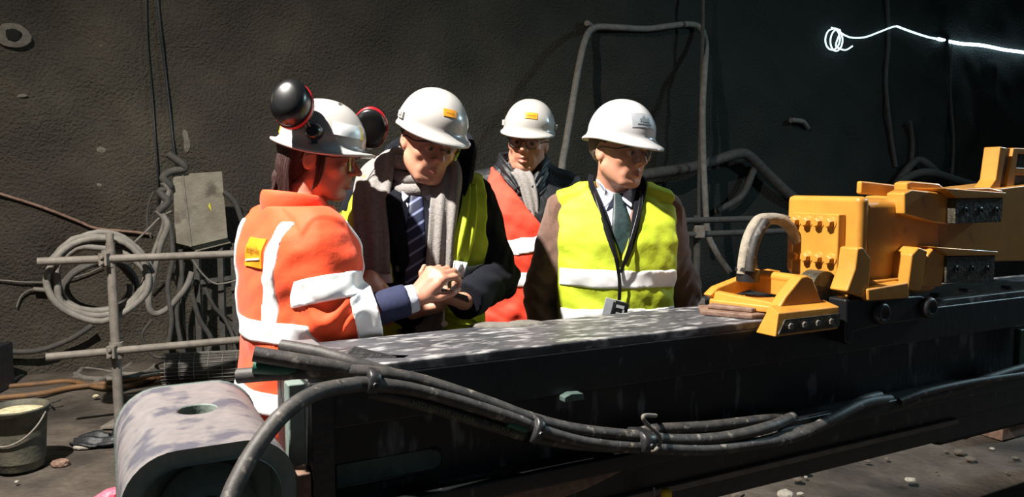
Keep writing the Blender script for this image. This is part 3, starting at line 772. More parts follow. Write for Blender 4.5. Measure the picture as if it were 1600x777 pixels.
def build_floor():
    us = np.arange(-7, 20, .09); vs = np.arange(-3, 7.4, .09)
    U, V = np.meshgrid(us, vs, indexing='ij'); Z = .006*noise2(U, V, 9, 4, 3.0)-.012
    Z = Z+.05*np.exp(-((V-6.9)/.35)**2)-.0
    P = np.stack([U*CT-V*ST, U*ST+V*CT, Z], -1).reshape(-1, 3); n0, n1 = U.shape; I = np.arange(n0*n1).reshape(n0, n1)
    F = np.stack([I[:-1, :-1], I[1:, :-1], I[1:, 1:], I[:-1, 1:]], -1).reshape(-1, 4)
    me = mesh_np('floor', P, F, True, (M_floor,)); o = bpy.data.objects.new('floor', me); COL.objects.link(o); tag(o, kind='structure')
build_floor()

# ================================================================== THE FEED BEAM
BEAM = thing('feed_beam', 'long black oily steel feed beam crossing the picture under the yellow machine', 'beam', uvz(1.8, 1.78, 0), T)
def part(name, mb, m, parent=BEAM, **kw): return mb.build(name, m, parent, **kw)
mb = MB(); mb.ubox(.37, 4.6, 1.63, 1.93, 1.075, 1.10); part('top_plate', mb, M_blacktop, bevel=.004)
mb = MB(); mb.ubox(.37, 4.6, 1.628, 1.66, .965, 1.078); mb.ubox(.37, 4.6, 1.90, 1.932, .965, 1.078); part('upper_flange', mb, M_black, bevel=.006)
mb = MB(); mb.ubox(.40, 4.6, 1.675, 1.885, .79, .97); part('web', mb, M_web)
mb = MB(); mb.ubox(.37, 4.6, 1.60, 1.96, .745, .79); part('lower_flange', mb, M_black, bevel=.006)
mb = MB(); mb.ubox(.37, .42, 1.60, 1.96, .70, 1.075); part('end_plate', mb, M_blackpl, bevel=.004)
mb = MB(); mb.ubox(.335, .372, 1.655, 1.70, .86, 1.07); part('side_bracket', mb, M_greydk, bevel=.004)
mb = MB(); mb.ubox(.328, .368, 1.60, 1.66, .50, .89); part('wear_block', mb, M_rust, bevel=.004)
# slot window in the web near the end
def slot(u0, u1, z0, z1, v):
    r_ = (z1-z0)/2; zc = (z0+z1)/2; L = []
    for i in range(9): t = math.pi/2-math.pi*i/8; L.append((u1-r_+r_*math.cos(t), zc+r_*math.sin(t)))
    L += [(u0, z0), (u0, z1)]
    return L
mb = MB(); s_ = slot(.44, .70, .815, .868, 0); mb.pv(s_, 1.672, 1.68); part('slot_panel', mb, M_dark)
mb = MB(); mb.tube([uvz(a, 1.671, z) for a, z in s_], .0035, 6, 0, True, True); part('slot_rim', mb, M_black)
mb = MB(); mb.pv([(1.00, .955), (1.06, .955), (1.055, .972), (1.02, .975), (1.0, .968)], 1.60, 1.63); part('paint_tag', mb, M_dark, bevel=.002)
mb = MB(); mb.prism([uvz(.47, 1.72, 1.10), uvz(.60, 1.66, 1.10), uvz(.62, 1.68, 1.10), uvz(.50, 1.76, 1.10)], [uvz(.50, 1.72, 1.125), uvz(.58, 1.67, 1.10), uvz(.59, 1.68, 1.10), uvz(.51, 1.75, 1.12)]); part('wedge', mb, M_blackpl)
mb = MB(); mb.ubox(.36, .44, 1.78, 1.86, 1.10, 1.125); part('pad', mb, M_cast, bevel=.006)
# lumps of rock dust along the far edge
mb = MB(); mb.blob(uvz(.98, 1.905, 1.10), (.085, .03, .012), 3, .3); mb.blob(uvz(1.06, 1.91, 1.10), (.05, .025, .010), 5, .3); part('dust_ridge', mb, M_hosegry)
mb = MB()
for i in range(4): mb.hexbolt(uvz(2.62+i*.22, 1.70+.03*(i % 2), 1.10), (0, 0, 1), .016, .012)
part('deck_bolt', mb, M_blackpl)
# lower carrier and its supports
CAR = thing('boom_carrier', 'dark steel carrier slung under the black feed beam with a pale-edged lower rail', 'carrier', uvz(2.0, 1.8, 0), T)
mb = MB(); mb.ubox(.9, 4.6, 1.75, 1.98, .60, .742); mb.build('carrier_box', M_black, CAR, bevel=.008)
mb = MB(); mb.ubox(.75, 2.86, 1.735, 1.79, .585, .605); mb.build('rail_top', M_steel, CAR, bevel=.003)  # paler steel paints in the light caught along the rail's top
mb = MB(); mb.ubox(.75, 2.86, 1.75, 1.79, .525, .588); mb.build('rail_web', M_blackpl, CAR, bevel=.003)
mb = MB(); mb.pv([(.80, .745), (1.28, .745), (1.10, .70), (.80, .66)], 1.64, 1.70); mb.build('gusset', M_rust, CAR, bevel=.004)
mb = MB(); mb.ubox(2.85, 4.6, 1.80, 2.1, .47, .645); mb.build('boom', M_black, CAR, bevel=.03, bseg=3)
mb = MB(); mb.ubox(4.25, 4.55, 1.75, 2.16, .0, .43); mb.build('pedestal', M_black, CAR, bevel=.02)
mb = MB(); mb.ubox(.9, 1.15, 1.74, 1.96, .0, .63); mb.build('support_leg', M_black, CAR, bevel=.02)

# grey end casting: an upside-down trough across the end of the beam
CASTM = thing('end_casting', 'worn grey arch-shaped steel casting with a round hole in its top, nearest to the camera', 'casting', uvz(.165, 1.8, 0), T)
def arch(u0, u1, z0, z1, r_, n=9):
    L = [(u0, z0)]
    for i in range(n+1): t = math.pi-math.pi/2*i/n; L.append((u0+r_+r_*math.cos(t), z1-r_+r_*math.sin(t)))
    for i in range(n+1): t = math.pi/2-math.pi/2*i/n; L.append((u1-r_+r_*math.cos(t), z1-r_+r_*math.sin(t)))
    return L+[(u1, z0)]
def casting():
    n = 9; O = arch(.005, .325, .60, 1.0, .100, n); I_ = arch(.035, .295, .60, .966, .080, n); ia = O; ib = I_
    vs = [1.545, 1.56]+[1.56+.03*i for i in range(1, 16)]+[2.03, 2.045]
    mb = MB(); hole_u, hole_v, hr = .168, 1.815, .041
    # outer skin, with the hole cut out by a boolean
    k = len(O); A = [uvz(a, 1.545, z) for a, z in O]; V = []; F = []
    ring = O+I_[::-1]
    mb.prism([uvz(a, 1.545, z) for a, z in ring], [uvz(a, 2.045, z) for a, z in ring], False)
    F = mb.F[2:]; mb.F = F; mb.S = [True]*len(F); m2 = len(ring)
    for base in (0, m2):
        for i in range(k-1):
            q = [base+i, base+i+1, base+m2-2-i, base+m2-1-i]; mb.F.append(q if base == 0 else q[::-1]); mb.S.append(False)
    o = mb.build('casting_shell', [M_cast, M_greydk], CASTM)
    me = o.data; mi = []
    for p in me.polygons:
        c = p.center; n_ = p.normal
        tc_ = Vector((-c.x, 0, .78-c.z)); mi.append(1 if abs(n_.y) > .9 or n_.dot(tc_) > 0 else 0)
    me.polygons.foreach_set('material_index', mi)
    cut = MB(); cut.cyl(uvz(hole_u, hole_v, .9), uvz(hole_u, hole_v, 1.1), hr, 28); co = cut.build('cutter', M_greydk, CASTM)
    b = o.modifiers.new('hole', 'BOOLEAN'); b.object = co; b.operation = 'DIFFERENCE'; b.solver = 'EXACT'
    bpy.context.view_layer.update(); dg = bpy.context.evaluated_depsgraph_get()
    me2 = bpy.data.meshes.new_from_object(o.evaluated_get(dg)); o.modifiers.clear(); o.data = me2; bpy.data.objects.remove(co)
    bv = o.modifiers.new('bevel', 'BEVEL'); bv.width = .005; bv.segments = 2; bv.limit_method = 'ANGLE'; bv.angle_limit = R(50)
    me2.polygons.foreach_set('use_smooth', np.ones(len(me2.polygons), bool))
    wn = o.modifiers.new('wn', 'WEIGHTED_NORMAL')
    # roller inside
    inner = MB(); inner.pv(arch(.034, .296, .60, .967, .080, n), 1.66, 1.70); inner.build('inner_wall', M_greydk, CASTM)
    rr = MB(); rr.lathe([(.001, 0), (.085, 0), (.095, .01), (.095, .03), (.06, .035), (.055, .05), (.001, .05)][::-1], uvz(.165, 1.66, .84), -uvz(0, 1, 0), 28); rr.build('roller_boss', M_greydk, CASTM)
    pn = MB(); pn.lathe([(.03, 0), (.03, .06), (.02, .075), (.001, .08)], uvz(.165, 1.62, .845), -uvz(0, 1, 0), 14); pn.build('rusty_pin', M_rust, CASTM)
    ft = MB(); ft.ubox(.03, .30, 1.72, 2.0, .0, .62); ft.build('pedestal', M_blackpl, CASTM, bevel=.01)
casting()

# hoses strapped along the beam
def hose(name, px, v, r, m, label, cat='hose', group=None, z=None, n=6):
    P = []
    for q in px:
        vv = q[2] if len(q) > 2 else v
        P.append(atV(q[0], q[1], vv))
    mb = MB(); mb.tube(P, r, 12, n); o = mb.build(name, m); tag(o, label, cat, group); return P
H1 = hose('hydraulic_hose', [(372,588,1.66),(430,583,1.62),(500,580,1.585),(575,583,1.565),(640,592),(700,609),(770,633),(830,655),(900,672),(1000,683),(1060,688),(1130,684),(1200,668),(1238,652,1.62)], 1.565, .0165, M_hose, 'black hydraulic hose uppermost in the bundle sagging along the beam')
H2 = hose('hydraulic_hose', [(396,553,1.60),(450,562,1.585),(520,574,1.57),(575,588,1.58),(650,607,1.59),(740,640,1.59),(830,668,1.59),(930,688,1.59),(1005,690,1.59),(1100,697,1.58),(1200,688,1.58),(1290,662,1.58),(1345,628,1.60),(1374,619,1.625)], 1.6, .0165, M_hose, 'black hydraulic hose whose left end points over the orange jacket, bulging lowest right')
H3 = hose('hydraulic_hose', [(440,541,1.72),(500,552,1.66),(560,570,1.61),(620,588,1.598),(700,618,1.60),(780,645,1.605),(850,668,1.605),(950,688,1.60),(1020,672,1.595),(1100,667,1.60),(1170,659,1.61),(1236,650,1.64)], 1.6, .0155, M_hose, 'black hydraulic hose rising from behind the strap over the beam edge')
H4 = hose('hydraulic_hose', [(396,573,1.625),(450,577,1.605),(520,584,1.59),(575,594,1.595),(620,604,1.60),(700,630,1.61),(760,650,1.61)], 1.6, .0155, M_hosegrn, 'short green hydraulic hose between the black ones at the left end')
H5 = hose('hydraulic_hose', [(352,800,1.36),(368,757,1.385),(400,700,1.42),(445,645,1.46),(495,614,1.50),(545,603,1.53),(575,601,1.545),(640,607),(720,628),(800,654),(850,674),(920,692),(1010,700),(1100,703),(1160,697),(1240,683),(1300,655),(1350,630,1.59),(1390,624,1.625)], 1.555, .0165, M_hose, 'black hydraulic hose arching down in front of the grey casting')
H6 = hose('hydraulic_hose', [(575,612,1.57),(640,626,1.57),(720,650,1.57),(780,668,1.57),(830,682,1.57),(900,694,1.575),(1000,700,1.58),(1090,697,1.60),(1160,688,1.60),(1250,668,1.61),(1320,642,1.625)], 1.57, .0155, M_hose, 'black hydraulic hose with faded printed lettering along its side')
def hose_text(P, txt, s0, size, r, ang, name='lettering'):
    Q = spline(P, 6); Fr = frames(Q); L = [0]
    for i in range(1, len(Q)): L.append(L[-1]+(Q[i]-Q[i-1]).length)
    V, F = text_mesh(txt, size, align='LEFT'); out = []
    for v in V:
        s = s0+v.x; i = min(max(0, np.searchsorted(L, s)-1), len(Q)-2); f = (s-L[i])/(L[i+1]-L[i]+1e-9)
        p = Q[i].lerp(Q[i+1], f); t = (Q[i+1]-Q[i]).normalized(); a = (Vector((0,0,1))-t*t.z).normalized(); b = t.cross(a)
        th = ang+v.y/r; out.append(p+a*(math.sin(th)*(r+.0012))+(-b if b.y > 0 else b)*(math.cos(th)*(r+.0012)))
    mb = MB(); mb.add(out, F); return mb
TX = [hose_text(H6, 'HYD 602 WP 250 BAR', .10, .017, .0155, -.05), hose_text(H6, '602 WP 250 BAR', .31, .015, .0155, .05), hose_text(H6, '602 WP 250 BAR', .93, .013, .0155, .1)]
hl = [o for o in COL.objects if o.name.startswith('hydraulic_hose')][-1]
ROOTM[hl] = Matrix.Translation(hl.location); [t_.build('printed_lettering', M_rope, hl) for t_ in TX]
hose('short_hose_end', [(792,662,1.548),(822,672,1.546)], 1.55, .008, M_hosegrn, 'bright green plastic sleeve end at the second hose strap', 'sleeve', n=1)
def clamp(px, py, v, ln, tilt, lab, ry=.034, rz=.030):
    ry += .012; v -= .008
    a, b = atV(px-ln, py-tilt*ln, v), atV(px+ln, py+tilt*ln, v); rg = []
    d = (b-a).normalized(); n_ = Vector((ST, -CT, 0)); up = d.cross(n_).normalized()
    for f, s in ((0, .92), (.12, 1), (.88, 1), (1, .92)):
        rg.append([a.lerp(b, f)+n_*(ry*s*math.copysign(abs(math.cos(t))**.7, math.cos(t)))+up*(rz*s*math.copysign(abs(math.sin(t))**.7, math.sin(t))) for t in [2*math.pi*i/20 for i in range(20)]])
    mb = MB(); mb.loft(rg); mb.hexbolt(a.lerp(b, .5)+n_*ry, n_, .006, .006); o = mb.build('hose_strap', M_blackpl); tag(o, lab, 'strap')
clamp(576, 594, 1.575, 9, .12, 'black strap round the hoses just right of the woman\'s cuff', .034, .030)
clamp(829, 669, 1.578, 6, .35, 'black strap round the sagging hoses in mid beam', .036, .036)
clamp(1000, 688, 1.58, 9, .0, 'black strap round the hoses just left of the steel hook', .036, .030)
mb = MB(); mb.tube([atV(1024,650,1.56), atV(1006,650,1.52), atV(1008,660,1.52), atV(1022,672,1.515), atV(1031,684,1.515), atV(1030,697,1.515), atV(1022,704,1.52), atV(1012,704,1.54)], .0055, 8, 5)
mb.tube([atV(1024,650,1.56), atV(1024,650,1.64)], .006, 8, 0)
tag(mb.build('hose_hook', M_steel), 'bare steel hook holding the hose bundle to the beam', 'hook')
hose('hydraulic_hose', [(1405,628,1.60),(1450,612,1.59),(1520,597,1.59),(1600,585,1.59),(1700,570,1.6)], 1.59, .012, M_hose, 'thin black hose leaving the frame at lower right below the beam edge')
hose('hydraulic_hose', [(1385,640,1.615),(1440,622,1.60),(1500,607,1.60),(1600,575,1.60),(1700,560,1.6)], 1.6, .016, M_hose, 'thicker dusty hose beside the thin one at the lower right')

# ================================================================== THE YELLOW MACHINE ON THE BEAM
YM = thing('drill_cradle', 'yellow painted rock drill carriage with bolted end plate riding on the black beam', 'machine', uvz(2.4, 1.78, 0), T)
def yp(name, pts, v0, v1, at=None, m=M_yel, bevel=.006, parent=YM, bseg=2):
    mb = MB(); mb.pv(pts, v0, v1, at if at is not None else v0); return mb.build(name, m, parent, root=YM, bevel=bevel, bseg=bseg)
# main box
mb = MB(); mb.ubox(2.10, 2.50, 1.605, 1.875, 1.135, 1.452); mb.build('main_housing', M_yel, YM, bevel=.028, bseg=4)
mb = MB(); mb.ubox(2.062, 2.112, 1.590, 1.880, 1.20, 1.462); mb.build('housing_flange', M_yel, YM, bevel=.018, bseg=3)
PL = [(1.640, 1.407), (1.640, 1.175), (1.665, 1.13), (1.70, 1.10), (1.78, 1.10), (1.822, 1.17), (1.822, 1.407)]
mb = MB(); mb.pu(PL, 2.028, 2.064); plate = mb.build('end_plate', M_yel, YM, bevel=.005)
for zz, row in ((1.378, 0), (1.262, 1)):
    for i in range(4):
        mb = MB(); c = uvz(2.028, 1.805-.046*i-.004*row, zz); mb.hexbolt(c, -uvz(1, 0, 0), .0155, .022)
        mb.lathe([(.021, 0), (.021, .003), (.012, .004)], c, -uvz(1, 0, 0), 18); mb.build('hex_bolt', M_yel, plate, root=YM, bevel=.0015)
# carrying foot under the housing
yp('foot_gusset', [(1340,388),(1349,386),(1362,404),(1357,468),(1323,456),(1336,420)], 1.545, 1.61)
yp('foot_gusset', [(1425,398),(1436,386),(1450,392),(1442,448),(1436,456),(1418,452)], 1.545, 1.61)
yp('foot_bar', [(1356,452),(1420,441),(1422,466),(1357,471)], 1.535, 1.90)
yp('foot_block', [(1358,440),(1420,432),(1420,446),(1358,454)], 1.58, 1.62)
yp('guide_arm', [(1450,398),(1458,388),(1482,396),(1480,404),(1472,448),(1440,448)], 1.555, 1.64)
for (x0, x1, y0, y1, yt) in ((1480, 1556, 399, 443, 392), (1494, 1568, 309, 350, 300)):
    mb = MB(); mb.pv([(x0,y0+2),(x1,y0),(x1-3,y1-3),(x0-2,y1)], 1.545, 1.70, 1.545); pd = mb.build('wear_pad', M_yelbk, YM, bevel=.003)
    mb = MB(); mb.pv([(x0-20,yt-6),(x1+2,yt+1),(x1+2,y0),(x0,y0+1)], 1.54, 1.72, 1.545); mb.build('pad_plate', M_yel, pd, root=YM, bevel=.003)
    for i in range(3):
        mb = MB(); q_ = atV(x0+14+i*24, (y0+y1)/2, 1.545); mb.lathe([(.012,0),(.012,.003),(.007,.004),(.006,-.01),(.0,-.01)], q_, -uvz(0,1,0), 12); mb.build('pad_screw', M_blackpl, pd, root=YM)
# upper ledges
yp('rear_tab', [(1346,283),(1358,284),(1425,292),(1425,309),(1345,303)], 1.735, 1.755, 1.735)
yp('top_cover', [(1417,286),(1424,283),(1468,287),(1480,297),(1480,320),(1417,312)], 1.66, 1.71, 1.66)
yp('side_cheek', [(1413,302),(1425,296),(1487,303),(1497,311),(1485,351),(1455,347),(1413,335)], 1.575, 1.64)
yp('rear_body', [(1452,308),(1640,285),(1700,283),(1700,407),(1452,410)], 1.63, 1.88)
yp('top_rail', [(1494,301),(1512,294),(1545,293),(1568,298),(1568,304),(1494,306)], 1.56, 1.61)
# tall slotted frame at right
fr = MB(); fr.pv([(1563,229),(1574,231),(1562,298),(1544,297),(1556,280)], 1.66, 1.72, 1.66); f1 = fr.build('upright_frame', M_yel, YM, bevel=.004)
mb = MB(); mb.pv([(1574,231),(1584,232),(1572,298),(1561,298)], 1.672, 1.708, 1.66); mb.build('frame_web', M_rust, f1, root=YM)
mb = MB(); mb.pv([(1584,231),(1592,232),(1583,300),(1571,299)], 1.66, 1.72, 1.66); mb.build('frame_post', M_yel, f1, root=YM, bevel=.003)
mb = MB(); mb.pv([(1588,231),(1680,236),(1680,244),(1588,240)], 1.66, 1.72, 1.66); mb.pv([(1588,262),(1680,264),(1680,274),(1586,274)], 1.66, 1.72, 1.66); mb.build('frame_bar', M_yel, f1, root=YM, bevel=.003)
mb = MB(); mb.pv([(1590,240),(1680,243),(1680,300),(1584,300)], 1.68, 1.70, 1.66); mb.build('frame_core', M_yelbk, f1, root=YM)
# clamp jaw at the front
JW = thing('rod_clamp', 'yellow wedge-shaped steel clamp jaw in front of the bolted end plate', 'clamp', uvz(1.85, 1.75, 0), T)
def jp(name, mb, m=M_yel, **kw): return mb.build(name, m, JW, **kw)
mb = MB(); mb.pv([(1207,487),(1222,462),(1246,432),(1256,430),(1264,434),(1275,462),(1284,482),(1284,494),(1204,500)], 1.585, 1.625, 1.60); jp('near_cheek', mb, bevel=.006)
mb = MB(); A = [(1109,462),(1122,449),(1160,434),(1205,421),(1222,424),(1214,441),(1180,452),(1135,464),(1122,470)]
mb.pv(A, 1.83, 1.865, 1.83); jp('far_cheek', mb, bevel=.006)
def P3(px, py, v): return atV(px, py, v)
mb = MB(); bt = [uvz(1.86,1.86,1.118), uvz(1.70,1.85,1.118), uvz(1.67,1.82,1.118), uvz(1.74,1.60,1.118), uvz(1.93,1.60,1.118)]
mb.prism(bt, [p+Vector((0,0,.022)) for p in bt]); jp('base_plate', mb, bevel=.005)
mb = MB(); a = [uvz(1.69,1.845,1.12), uvz(1.73,1.62,1.12), uvz(1.765,1.62,1.12), uvz(1.73,1.85,1.12)]; b_ = [uvz(1.70,1.845,1.16), uvz(1.735,1.62,1.15), uvz(1.755,1.62,1.15), uvz(1.72,1.85,1.165)]
mb.prism(a, b_); jp('nose_bar', mb, bevel=.004)
mb = MB(); mb.prism([uvz(1.68,1.55,1.135), uvz(1.935,1.55,1.135), uvz(1.925,1.60,1.15), uvz(1.70,1.60,1.15)], [uvz(1.665,1.545,1.068), uvz(1.925,1.545,1.068), uvz(1.925,1.62,1.068), uvz(1.665,1.62,1.068)]); jp('side_shoe', mb, bevel=.004)
mb = MB(); mb.prism([uvz(1.70,1.541,1.116), uvz(1.93,1.541,1.116), uvz(1.925,1.541,1.076), uvz(1.675,1.541,1.076)], [uvz(1.70,1.546,1.116), uvz(1.93,1.546,1.116), uvz(1.925,1.546,1.076), uvz(1.675,1.546,1.076)]); sb = jp('shoe_face', mb, M_yelbk)
for i in range(4):
    mb = MB(); mb.hexbolt(uvz(1.72+i*.056, 1.542, 1.095), -uvz(0,1,0), .010, .006); mb.build('shoe_bolt', M_steel, sb, root=JW)
mb = MB(); mb.cyl(uvz(1.955,1.62,1.175), uvz(1.955,1.68,1.175), .058, 28); jp('pivot_drum', mb, M_yelbk)
mb = MB(); mb.ubox(1.87, 1.90, 1.62, 1.85, 1.15, 1.21); mb.cyl(uvz(1.885,1.63,1.205), uvz(1.885,1.85,1.205), .017, 20); jp('cross_bar', mb, bevel=.004)
mb = MB(); bt = [uvz(1.60,1.78,1.10), uvz(1.68,1.65,1.10), uvz(1.80,1.64,1.10), uvz(1.74,1.85,1.10), uvz(1.66,1.86,1.10)]
mb.prism(bt, [p+Vector((0,0,.016)) for p in bt]); t2 = [uvz(1.635,1.79,1.116), uvz(1.70,1.67,1.116), uvz(1.76,1.67,1.116), uvz(1.70,1.83,1.116)]; mb.prism(t2, [p+Vector((0,0,.014)) for p in t2])
tag(mb.build('wear_slab', M_rust, bevel=.004), 'stacked rusty brown steel slab lying on the beam in front of the yellow jaw', 'slab')
# black guide shoe under the carriage
GS = thing('guide_shoe', 'black oil-smeared guide shoe with two big bolts under the yellow carriage', 'shoe', uvz(2.2, 1.6, 0), T)
mb = MB(); mb.pv([(1322,468),(1440,462),(1462,470),(1460,498),(1380,508),(1335,520),(1330,540),(1322,536)], 1.555, 1.64, 1.555); mb.build('shoe_body', M_black, GS, bevel=.008)
for px, py in ((1373,489),(1447,480)):
    mb = MB(); c = atV(px, py, 1.556); mb.lathe([(.034,0),(.036,.008),(.030,.020),(.018,.024),(.016,.014),(.001,.014)], c, -uvz(0,1,0), 22); mb.build('shoe_bolt', M_blackpl, GS)
# looped grey hoses entering the jaw
for dx, v_, lab in ((0, 1.80, 'cream coloured dusty hose looping out of the jaw, left of a pair'), (11, 1.86, 'dusty hose looping behind the cream one into the end plate')):
    pts = [(1160+dx*1.8,428),(1164+dx,395),(1176+dx,362),(1192+dx,345),(1210+dx,341),(1228+dx,350),(1240+dx,370),(1243+dx,395)] if dx else [(1160,428),(1163,400),(1170,370),(1184,346),(1200,342),(1220,344),(1236,358),(1244,378)]
    P = [atV(a, b, v_) for a, b in pts]; mb = MB(); mb.tube(P, .0185 if not dx else .014, 12, 6); o = mb.build('loop_hose', M_cream if not dx else M_hosegry); tag(o, lab, 'hose')
mb = MB(); P = [atV(a, b, 1.775) for a, b in ((1171,424),(1175,395),(1183,368),(1196,346))]; mb.tube(P, .017, 12, 5); tag(mb.build('loop_hose', M_hose), 'short dark hose in front of the cream looping hose', 'hose')
mb = MB(); mb.cyl(atV(1168,440,1.80), atV(1169,423,1.80), .036, 18); mb.cyl(atV(1168,426,1.80), atV(1169,420,1.80), .040, 18); tag(mb.build('hose_gland', M_blackpl), 'black ribbed gland where the looping hoses enter the jaw', 'fitting')
# rusty timber and green post at the far right
mb = MB(); P0 = atZ(1566, 690, 0); t_ = tuv(P0)
for k_, (du, z0) in enumerate(((0, 0), (.03, .09), (-.02, .18))): mb.ubox(t_[0]+du, t_[0]+1.0+du, t_[1]-.02*k_, t_[1]+.22-.02*k_, z0, z0+.082)
tag(mb.build('timber_block', M_rust, bevel=.006), 'stacked brown timber blocks at the far right edge beyond the beam', 'block')
mb = MB(); mb.ubox(3.02, 3.10, 1.615, 1.64, .80, .955); tag(mb.build('green_bracket', M_green, bevel=.004), 'dark green bracket on the side of the beam at the far right', 'bracket')
# small things below the beam, foreground
mb = MB(); a = atZ(1022, 790, .66); mb.prism([a+Vector((-.012,0,-.06)), a+Vector((.012,0,-.06)), a+Vector((.012,.01,-.06)), a+Vector((-.012,.01,-.06))], [a+Vector((-.002,0,.045)), a+Vector((.002,0,.045)), a+Vector((.002,.008,.045)), a+Vector((-.002,.008,.045))])
mb.V = mb.V
CL = mb

# ================================================================== SMALL THINGS NEAR THE BEAM
tag(CL.build('steel_spike', M_steel), 'pointed bare steel tip at the bottom edge below the hook', 'spike')
mb = MB(); a = atZ(1041, 780, .60); mb.lathe([(.001, .03), (.012, .028), (.016, .018), (.016, -.05)], a, (0, 0, 1), 18); tag(mb.build('yellow_cap', mat('yellow_plastic', rgb(240,200,20), rough=.4)), 'small yellow plastic cap at the bottom edge of the picture', 'cap')
mb = MB(); a = atZ(172, 775, .55); mb.blob(a, (.035, .03, .022), 4, .5, 1, 2); tag(mb.build('pink_wrapper', M_pink), 'crumpled pink plastic at the foot of the grey casting', 'plastic')

# ================================================================== THINGS BY THE WALL, LEFT
# scaffold rail
GRp = atZ(187, 664, 0); Yp = GRp.y; RU = Vector((CT, ST, 0)); zt = atY(165, 380, Yp+.0).z
GR = thing('guard_rail', 'dusty scaffold tube post with two horizontal rails and clamps beside the coiled hose', 'railing', (GRp.x, GRp.y, 0), T)
top = Vector((GRp.x-.01, GRp.y, zt))
mb = MB(); mb.cyl((GRp.x, GRp.y, -.02), top, .030, 16, .026); mb.cyl(top-Vector((0,0,.005)), top+Vector((0,0,.06)), .022, 14); mb.build('post', M_steel, GR)
for py_, nm in ((405, 0), (549, 1)):
    c0 = atY(166+nm*12, py_, Yp-.03); mb = MB(); e = RU*(-.30) ; e2 = RU*3.2
    a = c0-RU*.36; b = c0+RU*3.0; mb.tube([a, b], .0245, 16, 0); mb.build('rail', M_steel, GR)
    mb = MB(); mb.cyl(c0+Vector((0, .03, -.05)), c0+Vector((0, .03, .05)), .040, 16); mb.box(c0+Vector((.0, -.02, 0)), (.05, .05, .075)); mb.hexbolt(c0+Vector((.0, -.045, .015)), (0, -1, 0), .012, .018); mb.hexbolt(c0+Vector((.0, -.045, -.02)), (0, -1, 0), .012, .018)
    mb.build('coupler', M_steel, GR, bevel=.003)
mb = MB(); fp = GRp+RU*2.7; mb.cyl((fp.x, fp.y, 0), (fp.x, fp.y, zt), .028, 16); mb.build('post', M_steel, GR)
mb = MB(); mb.box((GRp.x, GRp.y, .006), (.16, .16, .012)); mb.box((fp.x, fp.y, .006), (.16, .16, .012)); mb.build('foot_plate', M_steel, GR)
# coiled hose hung on the post
def coil(name, px, py, Y_, rx, rz, n, r, m, lab, jit, seed, tilt=0, cat='hose', flat=False, tail=None):
    rng = random.Random(seed); c0 = atY(px, py, Y_); pts = []
    for i in range(n*12+1):
        t = 2*math.pi*i/12; w_ = i/12; dx = rng.uniform(-jit, jit); dz = rng.uniform(-jit, jit); sw = 1+.10*math.sin(w_*2.1+seed)
        if flat: pts.append(c0+Vector(((rx*sw+dx)*math.cos(t), (rz*sw+dz)*math.sin(t), r+.014*w_)))
        else: pts.append(c0+RU*((rx*sw+dx)*math.cos(t))+Vector((ST, -CT, 0))*(.028*w_-.07+rng.uniform(-.01, .01))+Vector((0, 0, (rz*sw+dz)*math.sin(t)-.02*math.sin(w_*1.7))))
    if tail: pts += tail
    mb = MB(); mb.tube(pts, r, 8, 3); return tag(mb.build(name, m), lab, cat)
coil('hose_coil', 157, 432, Yp+.10, .265, .24, 6, .021, M_hosegry, 'grey hose coiled in loops hanging on the scaffold post', .022, 2)
coil('hose_coil', 158, 448, Yp+.30, .20, .16, 2, .018, M_hosedk, 'darker smaller hose coil behind the grey coil', .02, 6)
# wooden panel on a stand
u0, z1 = fV(270, 272, 6.55); BD = thing('cable_board', 'weathered board on a frame in front of the wall with cables around it', 'board', uvz(.69, 6.55, 0), T)
mb = MB(); mb.pv([(270,273),(347,268),(356,372),(298,386),(274,380)], 6.53, 6.565, 6.53); mb.build('panel', M_wood, BD, bevel=.004)
mb = MB(); mb.pv([(284,274),(286.5,274),(300,385),(296,386)], 6.522, 6.53, 6.53); mb.build('batten', M_steel, BD)
mb = MB(); mb.prism([atV(325,322,6.526), atV(328,316,6.526), atV(331,331,6.526)], [atV(325,322,6.522), atV(328,316,6.522), atV(331,331,6.522)]); mb.build('warning_mark', mat('yellow_mark', rgb(180,170,40), rough=.7), BD)
mb = MB(); mb.pv([(300,386),(356,373),(362,380),(306,394)], 6.57, 6.80, 6.53); mb.build('shelf', M_wood, BD)
for x0, x1, y0, y1 in ((303, 312, 388, 560), (340, 349, 378, 545), (276, 283, 380, 560), (362, 369, 380, 520)):
    a = atV((x0+x1)/2, y0, 6.62); mb = MB(); mb.box((a.x, a.y, a.z/2), (.045, .045, a.z)); mb.build('leg', M_hosedk, BD)
mb = MB(); mb.pv([(300,440),(372,430),(372,436),(300,447)], 6.60, 6.64, 6.6); mb.build('brace', M_hosedk, BD)
